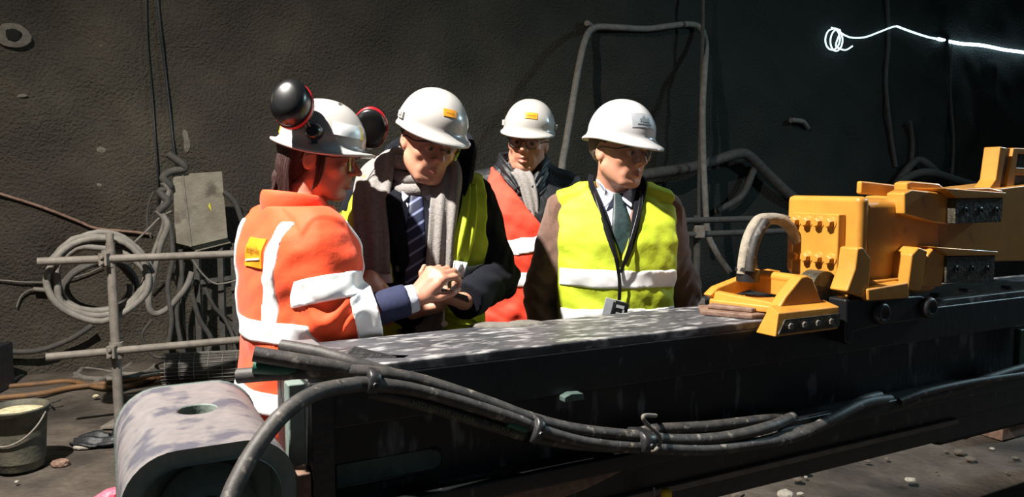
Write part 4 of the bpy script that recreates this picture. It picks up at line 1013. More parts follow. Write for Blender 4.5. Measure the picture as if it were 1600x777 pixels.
for pts, r_, m_, lab in (
    ([(254,285),(264,300),(252,330),(262,352),(250,385),(240,430),(232,470),(240,490),(262,482),(290,450),(300,425)], .024, M_hosegry, 'thick grey cable hanging in a loop beside the board'),
    ([(262,240),(290,262),(268,268),(255,278),(266,292),(250,300),(262,315),(248,330)], .030, M_hosedk, 'bunched dark cable lumps at the upper left corner of the board'),
    ([(244,330),(256,345),(248,372),(238,400),(228,430),(228,470)], .016, M_hosegry, 'grey cable to the left of the thick loop by the board'),
    ([(266,350),(270,400),(262,450),(268,500),(262,545)], .020, M_hosedk, 'dark cable falling straight below the left side of the board'),
    ([(282,390),(284,440),(276,490),(284,540),(292,560)], .018, M_hosedk, 'dark cable falling in front of the stand legs'),
    ([(350,300),(368,318),(380,350),(396,380)], .022, M_hosedk, 'dark cable curving away to the right of the board'),
    ([(300,405),(318,430),(340,444),(378,436)], .008, M_hosegry, 'thin grey wire sagging under the board'),
    ([(200,388),(228,362),(250,340),(268,330)], .008, M_hosegry, 'thin pale wire rising to the left side of the board'),
    ([(240,300),(232,320),(230,350),(236,372)], .007, M_hosedk, 'thin dark wire loop at the left of the board'),
    ([(320,450),(335,480),(352,500),(368,535)], .016, M_hosedk, 'dark cable slanting down behind the stand'),
    ([(300,460),(312,500),(330,530),(322,556)], .020, M_hosedk, 'dark cable under the board bending to the right'),
    ([(238,500),(222,525),(238,555),(262,560)], .012, M_hosedk, 'dark thin cable reaching the floor below the board')):
    mb = MB(); mb.tube([atV(a, b, 6.50+.012*(i % 3)) for i, (a, b) in enumerate(pts)], r_, 8, 5); tag(mb.build('hanging_cable', m_), lab, 'cable')
# wires fixed to the wall
for pts, r_, m_, lab in (
    ([(244,-30),(250,40),(258,110),(266,180),(272,235),(276,262)], .010, M_blackpl, 'black wire running down the wall to the board'),
    ([(228,-30),(230,60),(238,150),(243,220),(247,290),(246,330)], .006, M_blackpl, 'thin black wire left of the long black wire on the wall'),
    ([(-30,292),(0,303),(60,322),(120,345),(150,357),(200,362),(236,366)], .012, M_rust, 'rusty cable sloping down the left part of the wall'),
    ([(-30,436),(0,438),(40,441),(85,440),(130,430),(160,417)], .006, M_hosegry, 'thin pale wire across the wall behind the coil'),
    ([(26,480),(34,462),(52,452),(84,454)], .007, M_hosegry, 'thin pale wire bent down at the far left')):
    mb = MB(); mb.tube([onwall(a, b, .03) for a, b in pts], r_, 6, 5); tag(mb.build('wall_wire', m_), lab, 'wire')
mb = MB(); mb.tube([onwall(52, 452, .05), onwall(86, 455, .05)], .018, 8, 0); tag(mb.build('short_rod', M_steel), 'short pale rod sticking out behind the coil at the left', 'rod')
# drilled hole with spalled ring
mb = MB(); c0 = onwall(21, 55, .035); rg = []
for f, rr in ((-.01, .10), (.006, .075), (.004, .05)):
    rg.append([c0-Vector((-ST, CT, 0))*f*.5+RU*(rr*(1+.15*math.sin(3*t+rr*20))*math.cos(t))+Vector((0,0,rr*(1+.12*math.cos(2*t))*math.sin(t))) for t in [2*math.pi*i/20 for i in range(20)]])
mb.loft(rg, True, True, False); mb.loft([[p+Vector((0,0,0)) for p in rg[0]], [p+Vector((-ST,CT,0))*.07 for p in rg[0]]], True, True, False)
o = mb.build('spalled_ring', M_dust, None); tag(o, 'pale chipped ring round the drill hole at upper left of the wall', 'patch')
mb = MB(); mb.lathe([(.048, .002), (.044, .010), (.03, .011), (.0001, .0111)], c0, Vector((ST, -CT, 0)), 18); tag(mb.build('drill_hole', mat('hole_black', (.004,.004,.004,1), rough=1)), 'dark round drill hole in the upper left of the wall', 'hole')
for px, py, s_, lab in ((155,235,(.07,.02,.05),'pale chip on the wall left of the black wires'),(30,150,(.09,.02,.02),'pale streak low under the drill hole on the left wall'),(290,222,(.05,.02,.12),'pale vertical smear on the wall above the board'),(158,72,(.03,.015,.04),'small pale chip right of the drill hole'),(155,290,(.03,.015,.03),'tiny pale chip left of the board')):
    mb = MB(); mb.blob(onwall(px, py, -.01), (s_[0]*.7, .012, s_[2]*.7), int(px), .6, 1, 2); tag(mb.build('wall_chip', M_dust), lab, 'chip')
# on the ground, left
def ground(pts, r, n=5): return [Vector((p.x, p.y, r)) for p in [atZ(a, b, r) for a, b in pts]]
for pts, r_, m_, lab in (
    ([(-30,626),(0,622),(60,616),(110,606),(160,600),(215,594),(262,588)], .020, M_orgh, 'orange cable nearest to the bucket on the floor'),
    ([(-10,606),(60,600),(110,596),(160,606),(215,600),(262,584),(300,576)], .018, M_orgh, 'second orange brown cable behind the first on the floor'),
    ([(20,596),(40,586),(90,580),(130,576),(200,585),(260,580)], .018, M_hosegry, 'grey brown hose lying along the wall foot'),
    ([(118,590),(135,572),(170,560),(225,562),(240,575),(200,590),(140,592),(118,585)], .020, M_hosegry, 'grey hose loop lying on the floor behind the post'),
    ([(150,598),(190,580),(214,562),(222,555)], .022, M_hosegry, 'grey hose end pointing up to the right on the floor'),
    ([(200,577),(250,568),(296,560),(302,572),(280,578),(220,590)], .018, M_hosegry, 'grey hose loop by the mesh roll'),
    ([(122,578),(160,568),(200,560),(250,566),(270,575)], .014, M_rust, 'rusty thin cable over the floor hoses'),
    ([(10,550),(60,548),(110,530),(145,508)], .022, M_hosedk, 'dark hose rising from the left edge towards the coil')):
    P = ground(pts, r_) if pts[0] != (10,550) else [onwall(a, b, .12) for a, b in pts]
    mb = MB(); mb.tube(P, r_, 8, 5); tag(mb.build('floor_hose', m_), lab, 'hose')
# wire mesh roll
a = atZ(258, 604, 0); b = atZ(400, 596, 0); a = Vector((a.x, a.y+.05, .0)); d_ = (Vector((b.x, b.y+.05, 0))-a); L_ = 1.3; d_.normalize(); n_ = Vector((-d_.y, d_.x, 0))
MR = thing('mesh_roll', 'roll of grey welded wire mesh lying on the floor between post and orange jacket', 'mesh', tuple(a+d_*L_/2), 0)
mb = MB(); rr = .115
mb.lathe([(rr-.006, 0), (rr-.006, L_)], a+Vector((0, 0, rr+.004)), d_, 32); mb.build('mesh_core', M_hosedk, MR)
mb = MB()
for i in range(14):
    t0 = i*L_/13; mb.tube([a+Vector((0,0,rr+.004))+d_*t0+n_*(rr*math.cos(t))+Vector((0,0,rr*math.sin(t))) for t in [2*math.pi*j/20 for j in range(20)]], .0032, 5, 0, False, True)
for j in range(24):
    t = 2*math.pi*j/24; p = a+Vector((0,0,rr+.004))+n_*(rr*math.cos(t))+Vector((0,0,rr*math.sin(t))); mb.tube([p-d_*.03, p+d_*(L_+.02)], .0026, 5, 0)
mb.build('wire_grid', M_mesh, MR)
# bucket
bc = atZ(22, 742, 0); bc = Vector((bc.x-.03, bc.y+.10, 0)); BK = thing('bucket', 'dirty dark plastic bucket filled with dry mortar at the lower left', 'bucket', tuple(bc))
mb = MB(); mb.lathe([(.0001, .004), (.105, .004), (.11, .01), (.137, .29), (.145, .292), (.145, .32), (.150, .325), (.147, .335), (.137, .332), (.134, .29), (.12, .05)], bc, (0,0,1), 36); mb.build('pail', M_bucket, BK)
mb = MB(); mb.lathe([(.136, .300), (.10, .312), (.06, .322), (.0001, .326)], bc, (0,0,1), 28); mb.build('mortar', M_mortar, BK)
mb = MB(); mb.tube([bc+Vector((0.148*math.cos(t), -.155*math.sin(t)*.9, .305-.145*math.sin(t))) for t in [math.pi*i/12 for i in range(13)]], .005, 8, 3); mb.build('handle', M_steel, BK)
# bits on the ground
rng = random.Random(5)
for px, py, s_, m_, nm, lab in (
    (95,727,(.05,.035,.022), M_rust, 'stone', 'brown flat stone to the right of the bucket'),
    (130,701,(.045,.03,.012), M_pale, 'stone', 'pale flake beside the black rag'),
    (167,697,(.025,.02,.012), M_pale, 'stone', 'small pale flake right of the black rag'),
    (150,621,(.022,.018,.014), M_mortar, 'stone', 'small yellowish lump on the floor behind the post'),
    (62,586,(.05,.03,.012), M_pale, 'stone', 'pale scrap by the wall foot'),
    (26,755,(.012,.01,.008), M_pale, 'stone', 'tiny pale pebble in front of the bucket')):
    mb = MB(); c0 = atZ(px, py, 0); mb.blob(c0+Vector((0,0,s_[2]*.6)), s_, int(px), .5, 1, 2); tag(mb.build(nm, m_), lab, 'stone')
mb = ribbon([atZ(118, 692, .012), atZ(140, 688, .03), atZ(160, 690, .02), atZ(184, 686, .03), atZ(190, 660, .05)], [(.3,1,.2)]*5, [.10, .16, .14, .12, .08], .03, 8, .014, 3); tag(mb.build('black_rag', M_blackcl), 'crumpled black rag at the foot of the post', 'rag')
mb = MB(); mb.tube([atZ(70, 632, .02), atZ(88, 627, .03), atZ(94, 625, .03)], .008, 6, 2); mb.tube([atZ(74, 624, .02), atZ(82, 634, .02)], .007, 6, 1); tag(mb.build('twig', M_hosedk), 'short dark stick lying behind the bucket', 'stick')
mb = MB(); a = atZ(4, 610, 0); mb.box(a+Vector((-.12, 0, .17)), (.30, .2, .34)); mb.box(a+Vector((-.05, -.10, .30)), (.16, .02, .05)); tag(mb.build('black_box', M_blackpl, bevel=.02), 'black box cut off by the left edge near the wall', 'box')
M_stone = mat('ground_stone', rgb(96,88,78), rgb(76,68,60), rough=.9, scale=20)
# stones over the right-hand floor
for i in range(30):
    px = rng.uniform(1130, 1600); py = rng.uniform(600+max(0,(1480-px)*.22)+70, 777); c0 = atZ(px, py, 0); s = rng.choice([.010, .012, .016, .02, .032])*rng.uniform(.7, 1.1)
    if px < 1500 and py < 690+ (1490-px)*.2: continue
    mb = MB(); mb.blob(c0+Vector((0,0,s*.25)), (s, s*rng.uniform(.6, 1), s*.5), i, .5, 1, 2)
    tag(mb.build('stone', M_pale if i % 4 == 0 else M_stone), 'loose stone chip scattered over the dark floor at lower right', 'stone', 'stone chips on the right-hand floor')

# ================================================================== THINGS ON THE WALL, RIGHT
VW = Vector((ST, -CT, 0))       # out of the wall
# big hanging hose loop
def wallhose(pts, r, m, name, lab, cat='hose', seg=10):
    mb = MB(); mb.tube([onwall(a, b, o_) for a, b, o_ in pts], r, seg, 6); return tag(mb.build(name, m), lab, cat)
wallhose([(900,520,1.6),(880,440,1.5),(874,350,1.35),(878,262,1.2),(884,225,1.0),(893,170,.8),(905,100,.45),(916,58,.25),(930,43,.10),(965,43,.08),(1010,45,.08),(1050,40,.08),(1080,38,.08),(1096,46,.12),(1103,70,.30),(1101,110,.5),(1098,170,.6),(1099,240,.65),(1102,310,.7),(1106,362,.75),(1118,392,.8),(1140,425,.85)], .033, M_hosegry, 'hanging_hose', 'grey hose draped in a tall square loop on the wall')
wallhose([(1098,-30,.35),(1098,40,.38),(1096,120,.42),(1094,200,.45),(1092,290,.45),(1092,370,.45)], .020, M_hosedk, 'hanging_rope', 'thin speckled cord hanging beside the loop hose', 'cord')
wallhose([(905,300,.04),(950,288,.22),(998,275,.30),(1040,268,.3),(1080,262,.3),(1120,250,.3),(1155,240,.3),(1172,245,.28),(1200,272,.25),(1235,305,.2),(1262,322,.2)], .060, M_hosedk, 'wall_duct', 'thick dark hose rising to a peak on the wall right of the loop hose')
wallhose([(1120,330,.2),(1160,305,.2),(1185,258,.2),(1215,290,.2),(1250,318,.2)], .040, M_hosedk, 'wall_duct', 'second dark hose under the peaked thick one')
wallhose([(1398,292,.25),(1420,262,.25),(1436,250,.25),(1456,262,.25),(1475,285,.25)], .050, M_hosedk, 'wall_duct', 'dark hose arched behind the yellow carriage')
wallhose([(1400,290,.4),(1425,274,.4),(1455,270,.4),(1500,283,.4),(1560,300,.4)], .055, M_hosedk, 'wall_duct', 'thick dark hose sloping right behind the yellow carriage')
wallhose([(1424,255,.1),(1426,225,.1),(1422,190,.1)], .028, M_hosedk, 'wall_wire', 'dark cable dropping down the wall to the arched hose', 'wire')
wallhose([(1384,-30,.06),(1388,60,.06),(1384,130,.06),(1392,210,.06),(1400,260,.06)], .028, M_hosedk, 'wall_wire', 'dark cable falling down the wall under the light strip', 'wire')
wallhose([(1486,60,.06),(1484,140,.06),(1490,220,.06),(1486,290,.06)], .022, M_hosedk, 'wall_wire', 'dark vertical cable on the far right wall', 'wire')
wallhose([(917,36,.10),(922,40,.04),(930,48,.02)], .030, M_steel, 'hose_peg', 'short steel peg on the wall holding the corner of the loop hose', 'peg')
wallhose([(1236,188,.12),(1254,190,.10),(1262,200,.02)], .030, M_steel, 'hose_peg', 'lone steel peg on the dark wall left of the light strip', 'peg')
# pipe rack behind
PK = thing('pipe_rack', 'dark horizontal pipes on upright tubes standing behind the beam', 'pipes', uvz(5.3, 5.6, 0), T)
for py_ in (345, 367, 470, 487):
    mb = MB(); a = tuv(atV(1075, py_, 5.6)); mb.cyl(uvz(4.7, 5.6, a[2]), uvz(7.6, 5.6, a[2]), .030, 12); mb.build('pipe', M_hosedk, PK)
for px_ in (1090, 1240):
    a = tuv(atV(px_, 345, 5.66)); mb = MB(); mb.cyl(uvz(a[0], 5.66, 0), uvz(a[0], 5.66, a[2]+.05), .035, 12); mb.build('upright', M_hosedk, PK)
for px_ in (1092,):
    for py_ in (362, 475):
        mb = MB(); mb.box(atV(px_, py_, 5.6), (.10, .10, .12)); mb.build('clamp', M_steel, PK, bevel=.01)
# led strip
def led(name, pts, r, m, lab, off=.06):
    mb = MB(); mb.tube([onwall(a, b, off) for a, b in pts], r, 8, 6); return tag(mb.build(name, m), lab, 'light')
lp = []
for i in range(26):
    t = 2*math.pi*i/12; lp.append((1302+13*math.sin(t)*(1-.012*i)+i*.25-(3 if i < 12 else 0), 60-17*math.cos(t)+.15*i))
led('led_strip', lp+[(1306,70),(1312,76),(1322,78),(1332,72)], .009, M_ledd, 'thin glowing light strip wound in small loops on the wall, dim end', .10)
led('led_strip', [(1304,44),(1318,54),(1332,59),(1352,58),(1374,50),(1392,43),(1401,41)], .010, M_ledd, 'glowing light strip waving between the loops and the bright part', .08)
led('led_strip', [(1401,41),(1425,50),(1450,58),(1466,61)], .014, M_ledd, 'glowing strip piece sloping down from the small peak', .08)
led('led_strip', [(1466,61),(1500,68),(1535,71),(1570,78),(1600,82),(1680,96),(1800,118)], .022, M_led, 'brightest thick light strip running off the right edge', .08)

# ================================================================== THE PEOPLE
def Lc(base, yaw, p):
    return Matrix.Rotation(-R(yaw), 3, 'Z') @ (Vector(p)-Vector((base[0], base[1], 0)))
def Ld(yaw, d): return Matrix.Rotation(-R(yaw), 3, 'Z') @ Vector(d)
HEL_SHORT = dict(rx=.102, ry=.120, h=.114, z0=.060, side=.004, peak=.030, rear=.004, drop=.008, ridge=.02, pe=1.2, wave=.004)
def helmet_slots(TM, P, root, o):
    for s in (-1, 1):
        mb = MB(); th = s*math.pi*.52; c = TM @ (dome(th, .06, P)*1.0); n_ = (TM.to_3x3() @ Vector((math.sin(th), -math.cos(th), 0))).normalized()
        up = (TM.to_3x3() @ Vector((0, 0, 1))).normalized(); fw = up.cross(n_)
        M_ = Matrix((fw, n_, up)).transposed()
        mb.box(c+n_*.002, (.042, .010, .022), M_); mb.box(c+n_*.006+up*.004, (.022, .008, .014), M_)
        mb.build('accessory_slot', M_helmet, o, root=root, local=True, bevel=.002)

# ---- the man in the yellow vest on the right
b4 = (.350, 2.64); c = person('person in brown coat and closed yellow vest, white helmet, looking down to the right',
    b4, 2, 1.735, (36, 5, 3), (.008, -.035, 1.608), {
    'L': (Vector((.248, .03, 1.13)), Vector((.240, -.05, .87)), (-.05, -.25, -1), (-1, 0, 0), dict(curl=(22, 28, 18))),
    'R': (Vector((-.248, .03, 1.13)), Vector((-.240, -.05, .87)), (.05, -.25, -1), (1, 0, 0), dict(curl=(22, 28, 18)))},
    dict(seed=4, wr=.004), shw=.175, hair_m=M_hairg)
P4 = c; k = c['k']; X, Y, Z = c['X'], c['Y'], c['Z']
shell(c, 'shirt', M_shirt, .0, mx(Z-1.50*k, 1.25*k-Z, np.abs(X)-.11), wr=.3)
shell(c, 'sweater', M_sweat, .007, mx(Z-1.475*k, .9*k-Z, np.abs(X)-.17, np.where(Y < .02, (.062-(1.475*k-Z)*.34)-np.abs(X), -1.0), -capd(X, Y, Z, (0, .01, 1.44*k), (0, -.02, 1.6*k), .062, .07)), wr=.5)
vc = lambda X, Z: np.abs(X)-np.clip(.088-(1.48*k-Z)*.30, 0, 1)
coat(c, 'coat', M_brown, .017, (.068, .058, .052), .004, lambda X, Z: -(np.clip(.088-(1.48*k-Z)*.30, -.02, 1)-np.abs(X)), .60, collar=1.50)
vm = mx(np.abs(X)-.197, Z-1.52*k, .90*k-Z, np.where(Y < .015, (.076-(1.455*k-Z)*.40)-np.abs(X), -1.0), -capd(X, Y, Z, (0, .03, 1.42*k), (0, -.0, 1.6*k), .070, .088))
vest = shell(c, 'vest', M_vest, .030, vm, amp=.0035)
bv = MB()
def bandmask(z0, hh, sl=0): return np.abs(Z-z0-sl*X)-hh
shell(c, 'reflective_band', M_band, .034, mx(vm+.003, bandmask(1.190, .030, -.02)), parent=vest, amp=.0035)
shell(c, 'reflective_band', M_band, .034, mx(vm+.003, bandmask(1.062, .030, .0)), parent=vest, amp=.0035)
fy = lambda x, z, off: -float(np.interp(z/k, [p[0] for p in PROF], [p[2] for p in PROF]))*k*(max(0, 1-(abs(x)/(.19*k))**2.3))**(1/2.3)+float(np.interp(z/k, [p[0] for p in PROF], [p[3] for p in PROF]))*k-off
# tie and shirt collar
mb = ribbon([(0.004, fy(0, 1.475, .012), 1.468), (.004, fy(0, 1.44, .016), 1.43), (.006, fy(0, 1.38, .018), 1.37), (.008, fy(0, 1.3, .014), 1.27)], [(1,0,0)]*4, [.034, .040, .062, .070], .008)
mb.build('tie', M_tie4, c['root'], local=True)
for s in (-1, 1):
    mb = ribbon([(s*.058, .0, 1.500), (s*.050, -.045, 1.492), (s*.030, fy(.03, 1.46, .018), 1.462), (s*.045, fy(.04, 1.43, .017), 1.425)], [(s*.3,0,1), (s*.5,-.2,1), (s*1,0,.8), (s,0,.2)], [.035, .036, .036, .006], .004)
    mb.build('shirt_collar', M_shirt, c['root'], local=True)
    mb = ribbon([(s*.075, .02, 1.53), (s*.085, -.045, 1.50), (s*.062, fy(.06, 1.42, .030), 1.42), (s*.036, fy(.04, 1.32, .033), 1.32), (s*.012, fy(.01, 1.24, .032), 1.245)], [(s,0,.5), (s,-.2,.3), (s,0,0), (s,0,0), (s,0,0)], [.020, .022, .022, .020, .010] if s < 0 else [.034, .036, .030, .022, .010], .006)
    mb.build('coat_lapel', M_navy, c['root'], local=True)
hp = dict(rx=.104, ry=.122, h=.118, z0=.058, side=.009, peak=.031, rear=.012, drop=.010, rdrop=.004, ridge=.018, pe=1.3, wave=.006)
o, TM = make_helmet(c['root'], c['HM'], hp, M_helmet4, 2)
BV = bvh_of([o]); q = dome(R(-10), .30, hp); n_ = -(TM.to_3x3() @ Vector((math.sin(R(-10)), -math.cos(R(-10)), .45))); up = TM.to_3x3() @ Vector((0,0,1))
decal('sticker', BV, TM @ q, n_, up, .085, .050, M_gry, o, .002)
cc = TM @ q; rt_ = Vector(n_).normalized().cross(up)
for i, (dx, hh) in enumerate(((-.016, .012), (-.008, .018), (.0, .024), (.008, .014), (.016, .020))):
    decal('emblem', BV, cc+rt_*dx+up*(-.008+hh/2), n_, up, .0055, hh, M_gryink, o, .003, 2, 3)
decal('emblem', BV, cc-up*.016, n_, up, .052, .004, M_gryink, o, .003, 6, 1)
glasses(c, M_blk, M_lens)
# lanyard with badge
LY = thing('lanyard', 'black lanyard with grey and black badge hanging on the closed yellow vest', 'lanyard', (b4[0], b4[1], 0), R(2))
A = [(-.076, .03, 1.53), (-.080, -.04, 1.50), (-.064, fy(.06, 1.42, .045), 1.42), (-.030, fy(.03, 1.30, .046), 1.30), (-.010, fy(.01, 1.20, .050), 1.20), (-.008, fy(0, 1.15, .046), 1.125)]
B = [(.076, .03, 1.53), (.084, -.04, 1.50), (.066, fy(.06, 1.42, .045), 1.42), (.024, fy(.03, 1.30, .048), 1.30), (-.006, fy(.01, 1.215, .050), 1.215)]
for pts in (A, B): ribbon(pts, [(1,.1,0)]*len(pts), [.012]*len(pts), .002).build('strap', M_blk, LY, local=True)
yb = fy(0, 1.10, .052)
bm_ = Matrix.Rotation(R(14), 3, 'Y')
mb = MB(); mb.box((-.030, yb, 1.098), (.060, .004, .062), bm_); mb.build('card', M_gry, LY, local=True, bevel=.003)
mb = MB(); mb.box((-.010, yb-.008, 1.090), (.052, .014, .066), bm_); hb = mb.build('badge_holder', M_blk, LY, local=True, bevel=.010)
mb = MB(); mb.box((-.008, yb-.0155, 1.106), (.026, .002, .010), bm_); mb.build('badge_mark', M_gry, hb, root=LY, local=True)
mb = MB(); mb.box((-.010, yb-.0155, 1.082), (.026, .002, .009), bm_); mb.box((.001, yb-.0155, 1.088), (.006, .002, .016), bm_); mb.build('badge_mark', M_gry, hb, root=LY, local=True)

# ---- the man in the red vest behind
b3 = (.045, 3.16); c = person('person standing behind in black coat and red-orange vest, white helmet and round glasses',
    b3, 4, 1.83, (-14, 3, 6), (.018, -.03, 1.668), {
    'L': (Vector((.275, .03, 1.18)), Vector((.262, -.06, .92)), (-.05, -.25, -1), (-1, 0, 0), dict(curl=(22, 28, 18))),
    'R': (Vector((-.275, .03, 1.18)), Vector((-.262, -.06, .92)), (.05, -.25, -1), (1, 0, 0), dict(curl=(22, 28, 18)))},
    dict(seed=8, wr=.005), shw=.17, mouth=1.0, hair_m=M_hairg)
P3_ = c; k = c['k']; X, Y, Z = c['X'], c['Y'], c['Z']
coat(c, 'coat', M_blackcl, .020, (.076, .068, .060), .004, None, .60, collar=1.52)
for j, (r_, z_, w_) in enumerate(((.088, 1.575, .07), (.080, 1.60, .05))):
    for s in (-1, 1):
        mb = ribbon([(0, .085, z_+.01), (s*.075, .055, z_+.01), (s*(r_+.01), -.015, z_-.01), (s*.070, -.085, z_-.055), (s*.030, -.125, z_-.12)], [(0,.3,1)]*5, [w_, w_, w_*1.15, w_*1.2, w_*.6], .018, 8, .004, j)
        mb.build('coat_collar', M_blackcl, c['root'], local=True)
mb = ribbon([(-.03, -.085, 1.56), (.0, -.115, 1.52), (.02, -.135, 1.44), (.03, -.14, 1.36)], [(1,0,0)]*4, [.07, .07, .06, .04], .02, 8, .003, 4); mb.build('neck_scarf', M_scarf, c['root'], local=True)
vm = mx(np.abs(X)-.200, -.135-(1.56-Z)*.16-X, Z-1.56*k, .88*k-Z, np.where(Y < .015, -mx(-(X+.118-(1.56-Z)*.80), X-.30), Z-1.49), -capd(X, Y, Z, (0, .03, 1.42*k), (0, -.0, 1.6*k), .070, .10))
vest = shell(c, 'vest', M_red, .034, vm, amp=.005)
shell(c, 'reflective_band', M_band, .038, mx(vm+.003, np.abs(Z-1.262-.16*X)-.030), parent=vest, amp=.005)
shell(c, 'reflective_band', M_band, .038, mx(vm+.003, np.abs(Z-1.125-.05*X)-.030), parent=vest, amp=.005)
o, TM = make_helmet(c['root'], c['HM'], HEL_SHORT, M_helmet, 3); BV = bvh_of([o]); helmet_slots(TM, HEL_SHORT, c['root'], o)
def brand_sticker(TM, P, BV, o, th, t, wd, ht, txt='batignolles'):
    q = dome(th, t, P); n_ = -(TM.to_3x3() @ Vector((math.sin(th), -math.cos(th), .35))); up = TM.to_3x3() @ Vector((0,0,1))
    s_ = decal('sticker', BV, TM @ q, n_, up, wd, ht, M_ora, o, .002)
    decal_text('sticker_lettering', BV, txt, wd/6.2, TM @ q, n_, up, M_brn, o, .0028)
brand_sticker(TM, HEL_SHORT, BV, o, R(12), .30, .050, .026)
glasses(c, M_blk, M_lens, round_=True)

# ---- the man with the scarf
b2 = (-.300, 2.53); Y2 = 8; L2 = lambda *p: Lc(b2, Y2, p)
c = person('person with grey scarf, navy coat, striped tie and white helmet, head bowed', b2, Y2, 1.80, (22, 15, 9), L2(-.263, 2.42, 1.627), {
    'L': (L2(-.045, 2.50, 1.195), L2(-.140, 2.245, 1.155), Ld(Y2, (-.80, -.15, .25)), Ld(Y2, (.15, .25, 1)), dict(curl=(30, 40, 30), thumb_curl=12, thumb_out=38)),
    'R': (L2(-.505, 2.56, 1.19), L2(-.300, 2.29, 1.120), Ld(Y2, (.85, -.1, .15)), Ld(Y2, (-.1, .2, 1)), dict(curl=(28, 35, 25)))},
    dict(seed=12, wr=.004), shw=.17, lean=(0, -.10), hair_m=M_hairg)
P2 = c; k = c['k']; X, Y, Z = c['X'], c['Y'], c['Z']
fy2 = lambda x, z, off: -float(np.interp(z/k, [p[0] for p in PROF], [p[2] for p in PROF]))*k*(max(0, 1-(abs(x)/(.19*k))**2.3))**(1/2.3)+float(np.interp(z/k, [p[0] for p in PROF], [p[3] for p in PROF]))*k-off-.10*max(0, z/k-.95)**2
shell(c, 'shirt', M_shirt, .0, mx(Z-1.50*k, 1.05*k-Z, np.abs(X)-.12), wr=.3)
coat(c, 'coat', M_navy, .018, (.072, .064, .056), .002, lambda X, Z: -(np.clip(.070-(1.50*k-Z)*.20, -.02, 1)-np.abs(X+.012)), .58, collar=1.50)
mb = ribbon([(-.018, fy2(0, 1.50, .020), 1.500), (-.016, fy2(0, 1.46, .026), 1.458), (-.020, fy2(0, 1.36, .024), 1.36), (-.026, fy2(0, 1.24, .030), 1.24), (-.03, fy2(0, 1.12, .030), 1.12)], [(1,0,0)]*5, [.036, .042, .058, .070, .074], .008)
mb.build('tie', M_tie2, c['root'], local=True)
for s in (-1, 1):
    mb = ribbon([(s*.055, -.01, 1.54), (s*.045-.01, -.075, 1.52), (s*.032-.014, fy2(.03, 1.485, .026), 1.48), (s*.045-.014, fy2(.04, 1.45, .024), 1.445)], [(s*.3,0,1), (s*.5,-.2,1), (s*1,0,.8), (s,0,.2)], [.035, .036, .034, .006], .004)
    mb.build('shirt_collar', M_shirt, c['root'], local=True)
    mb = ribbon([(s*.085-.01, -.02, 1.53), (s*.075-.012, fy2(.07, 1.46, .036), 1.46), (s*.062-.012, fy2(.06, 1.36, .034), 1.36), (s*.035-.012, fy2(.04, 1.22, .032), 1.22), (s*.016-.012, fy2(.01, 1.12, .030), 1.12)], [(s,0,.3), (s,0,.1), (s,0,0), (s,0,0), (s,0,0)], [.04, .048, .046, .036, .016], .006)
    mb.build('coat_lapel', M_navy, c['root'], local=True)
for z_ in (1.24, 1.14, 1.04):
    mb = MB(); mb.lathe([(.001, .005), (.008, .004), (.009, 0), (.009, -.006)], (-.075, fy2(.07, z_, .026), z_), (0, -1, 0), 14); mb.build('button', M_steel, c['root'], local=True)
# hood/collar of the coat behind the head
mb = ribbon([(-.10, .03, 1.53), (-.06, .075, 1.60), (.03, .085, 1.62), (.115, .055, 1.62), (.145, -.01, 1.585), (.135, -.075, 1.52), (.105, -.12, 1.44)], [(0,.4,1), (0,.4,1), (0,.3,1), (.2,.2,1), (.3,.0,1), (.5,-.2,1), (.8,-.2,.6)], [.08, .11, .12, .13, .13, .10, .06], .034, 8, .004, 2); mb.build('coat_hood', M_navy, c['root'], local=True)
vm = mx(np.abs(X)-.205, Z-1.53*k, .90*k-Z, np.where(Y < .015, mx(-(np.abs(X)-(.150-(1.50-Z)*.20)), -(np.abs(X)-.06)), -1.0), -capd(X, Y, Z, (0, .03, 1.42*k), (0, -.0, 1.6*k), .085, .11))
vest = shell(c, 'vest', M_vest, .034, vm, amp=.005)
shell(c, 'reflective_band', M_band, .038, mx(vm+.003, np.abs(Z-1.215)-.028), parent=vest, amp=.005)
mb = ribbon([(.155, fy2(.155, 1.50, .045), 1.50), (.150, fy2(.15, 1.42, .055), 1.42), (.128, fy2(.12, 1.30, .055), 1.32), (.100, fy2(.1, 1.2, .055), 1.22), (.078, fy2(.07, 1.12, .06), 1.13)], [(1,.5,0), (1,.55,0), (1,.5,0), (1,.3,0), (1,.1,0)], [.045, .065, .075, .065, .030], .010, 8, .007, 5); mb.build('vest_front_edge', M_vest, vest, root=c['root'], local=True)
mb = ribbon([(.06, -.20, 1.10), (.10, -.21, 1.075), (.15, -.18, 1.06), (.18, -.15, 1.00), (.19, -.13, .90)], [(0,.2,1), (0,.2,1), (.3,.2,1), (.8,0,.5), (1,0,0)], [.03, .045, .05, .05, .06], .008, 8, .005, 7); mb.build('vest_tail', M_vest, vest, root=c['root'], local=True)
mb = ribbon([(-.225, -.085, 1.24), (-.215, -.10, 1.21), (-.20, -.11, 1.17)], [(1,.2,0)]*3, [.05, .06, .04], .008, 8, .005, 7); mb.build('vest_tail', M_vest, vest, root=c['root'], local=True)
mb = ribbon([(.118, fy2(.11, 1.27, .066), 1.262), (.108, fy2(.11, 1.23, .066), 1.215)], [(1,.35,.1)]*2, [.05, .046], .010, 8, .004, 5); mb.build('reflective_band', M_band, vest, root=c['root'], local=True)
mb = ribbon([(-.10, .02, 1.56), (-.17, -.0, 1.535), (-.222, -.03, 1.47), (-.240, -.055, 1.38), (-.238, -.07, 1.28)], [(0,-1,.1), (.1,-1,.1), (.3,-1,.1), (.5,-1,0), (.5,-1,0)], [.09, .12, .13, .11, .09], .010, 8, .003, 5); mb.build('vest_shoulder', M_vest, vest, root=c['root'], local=True)
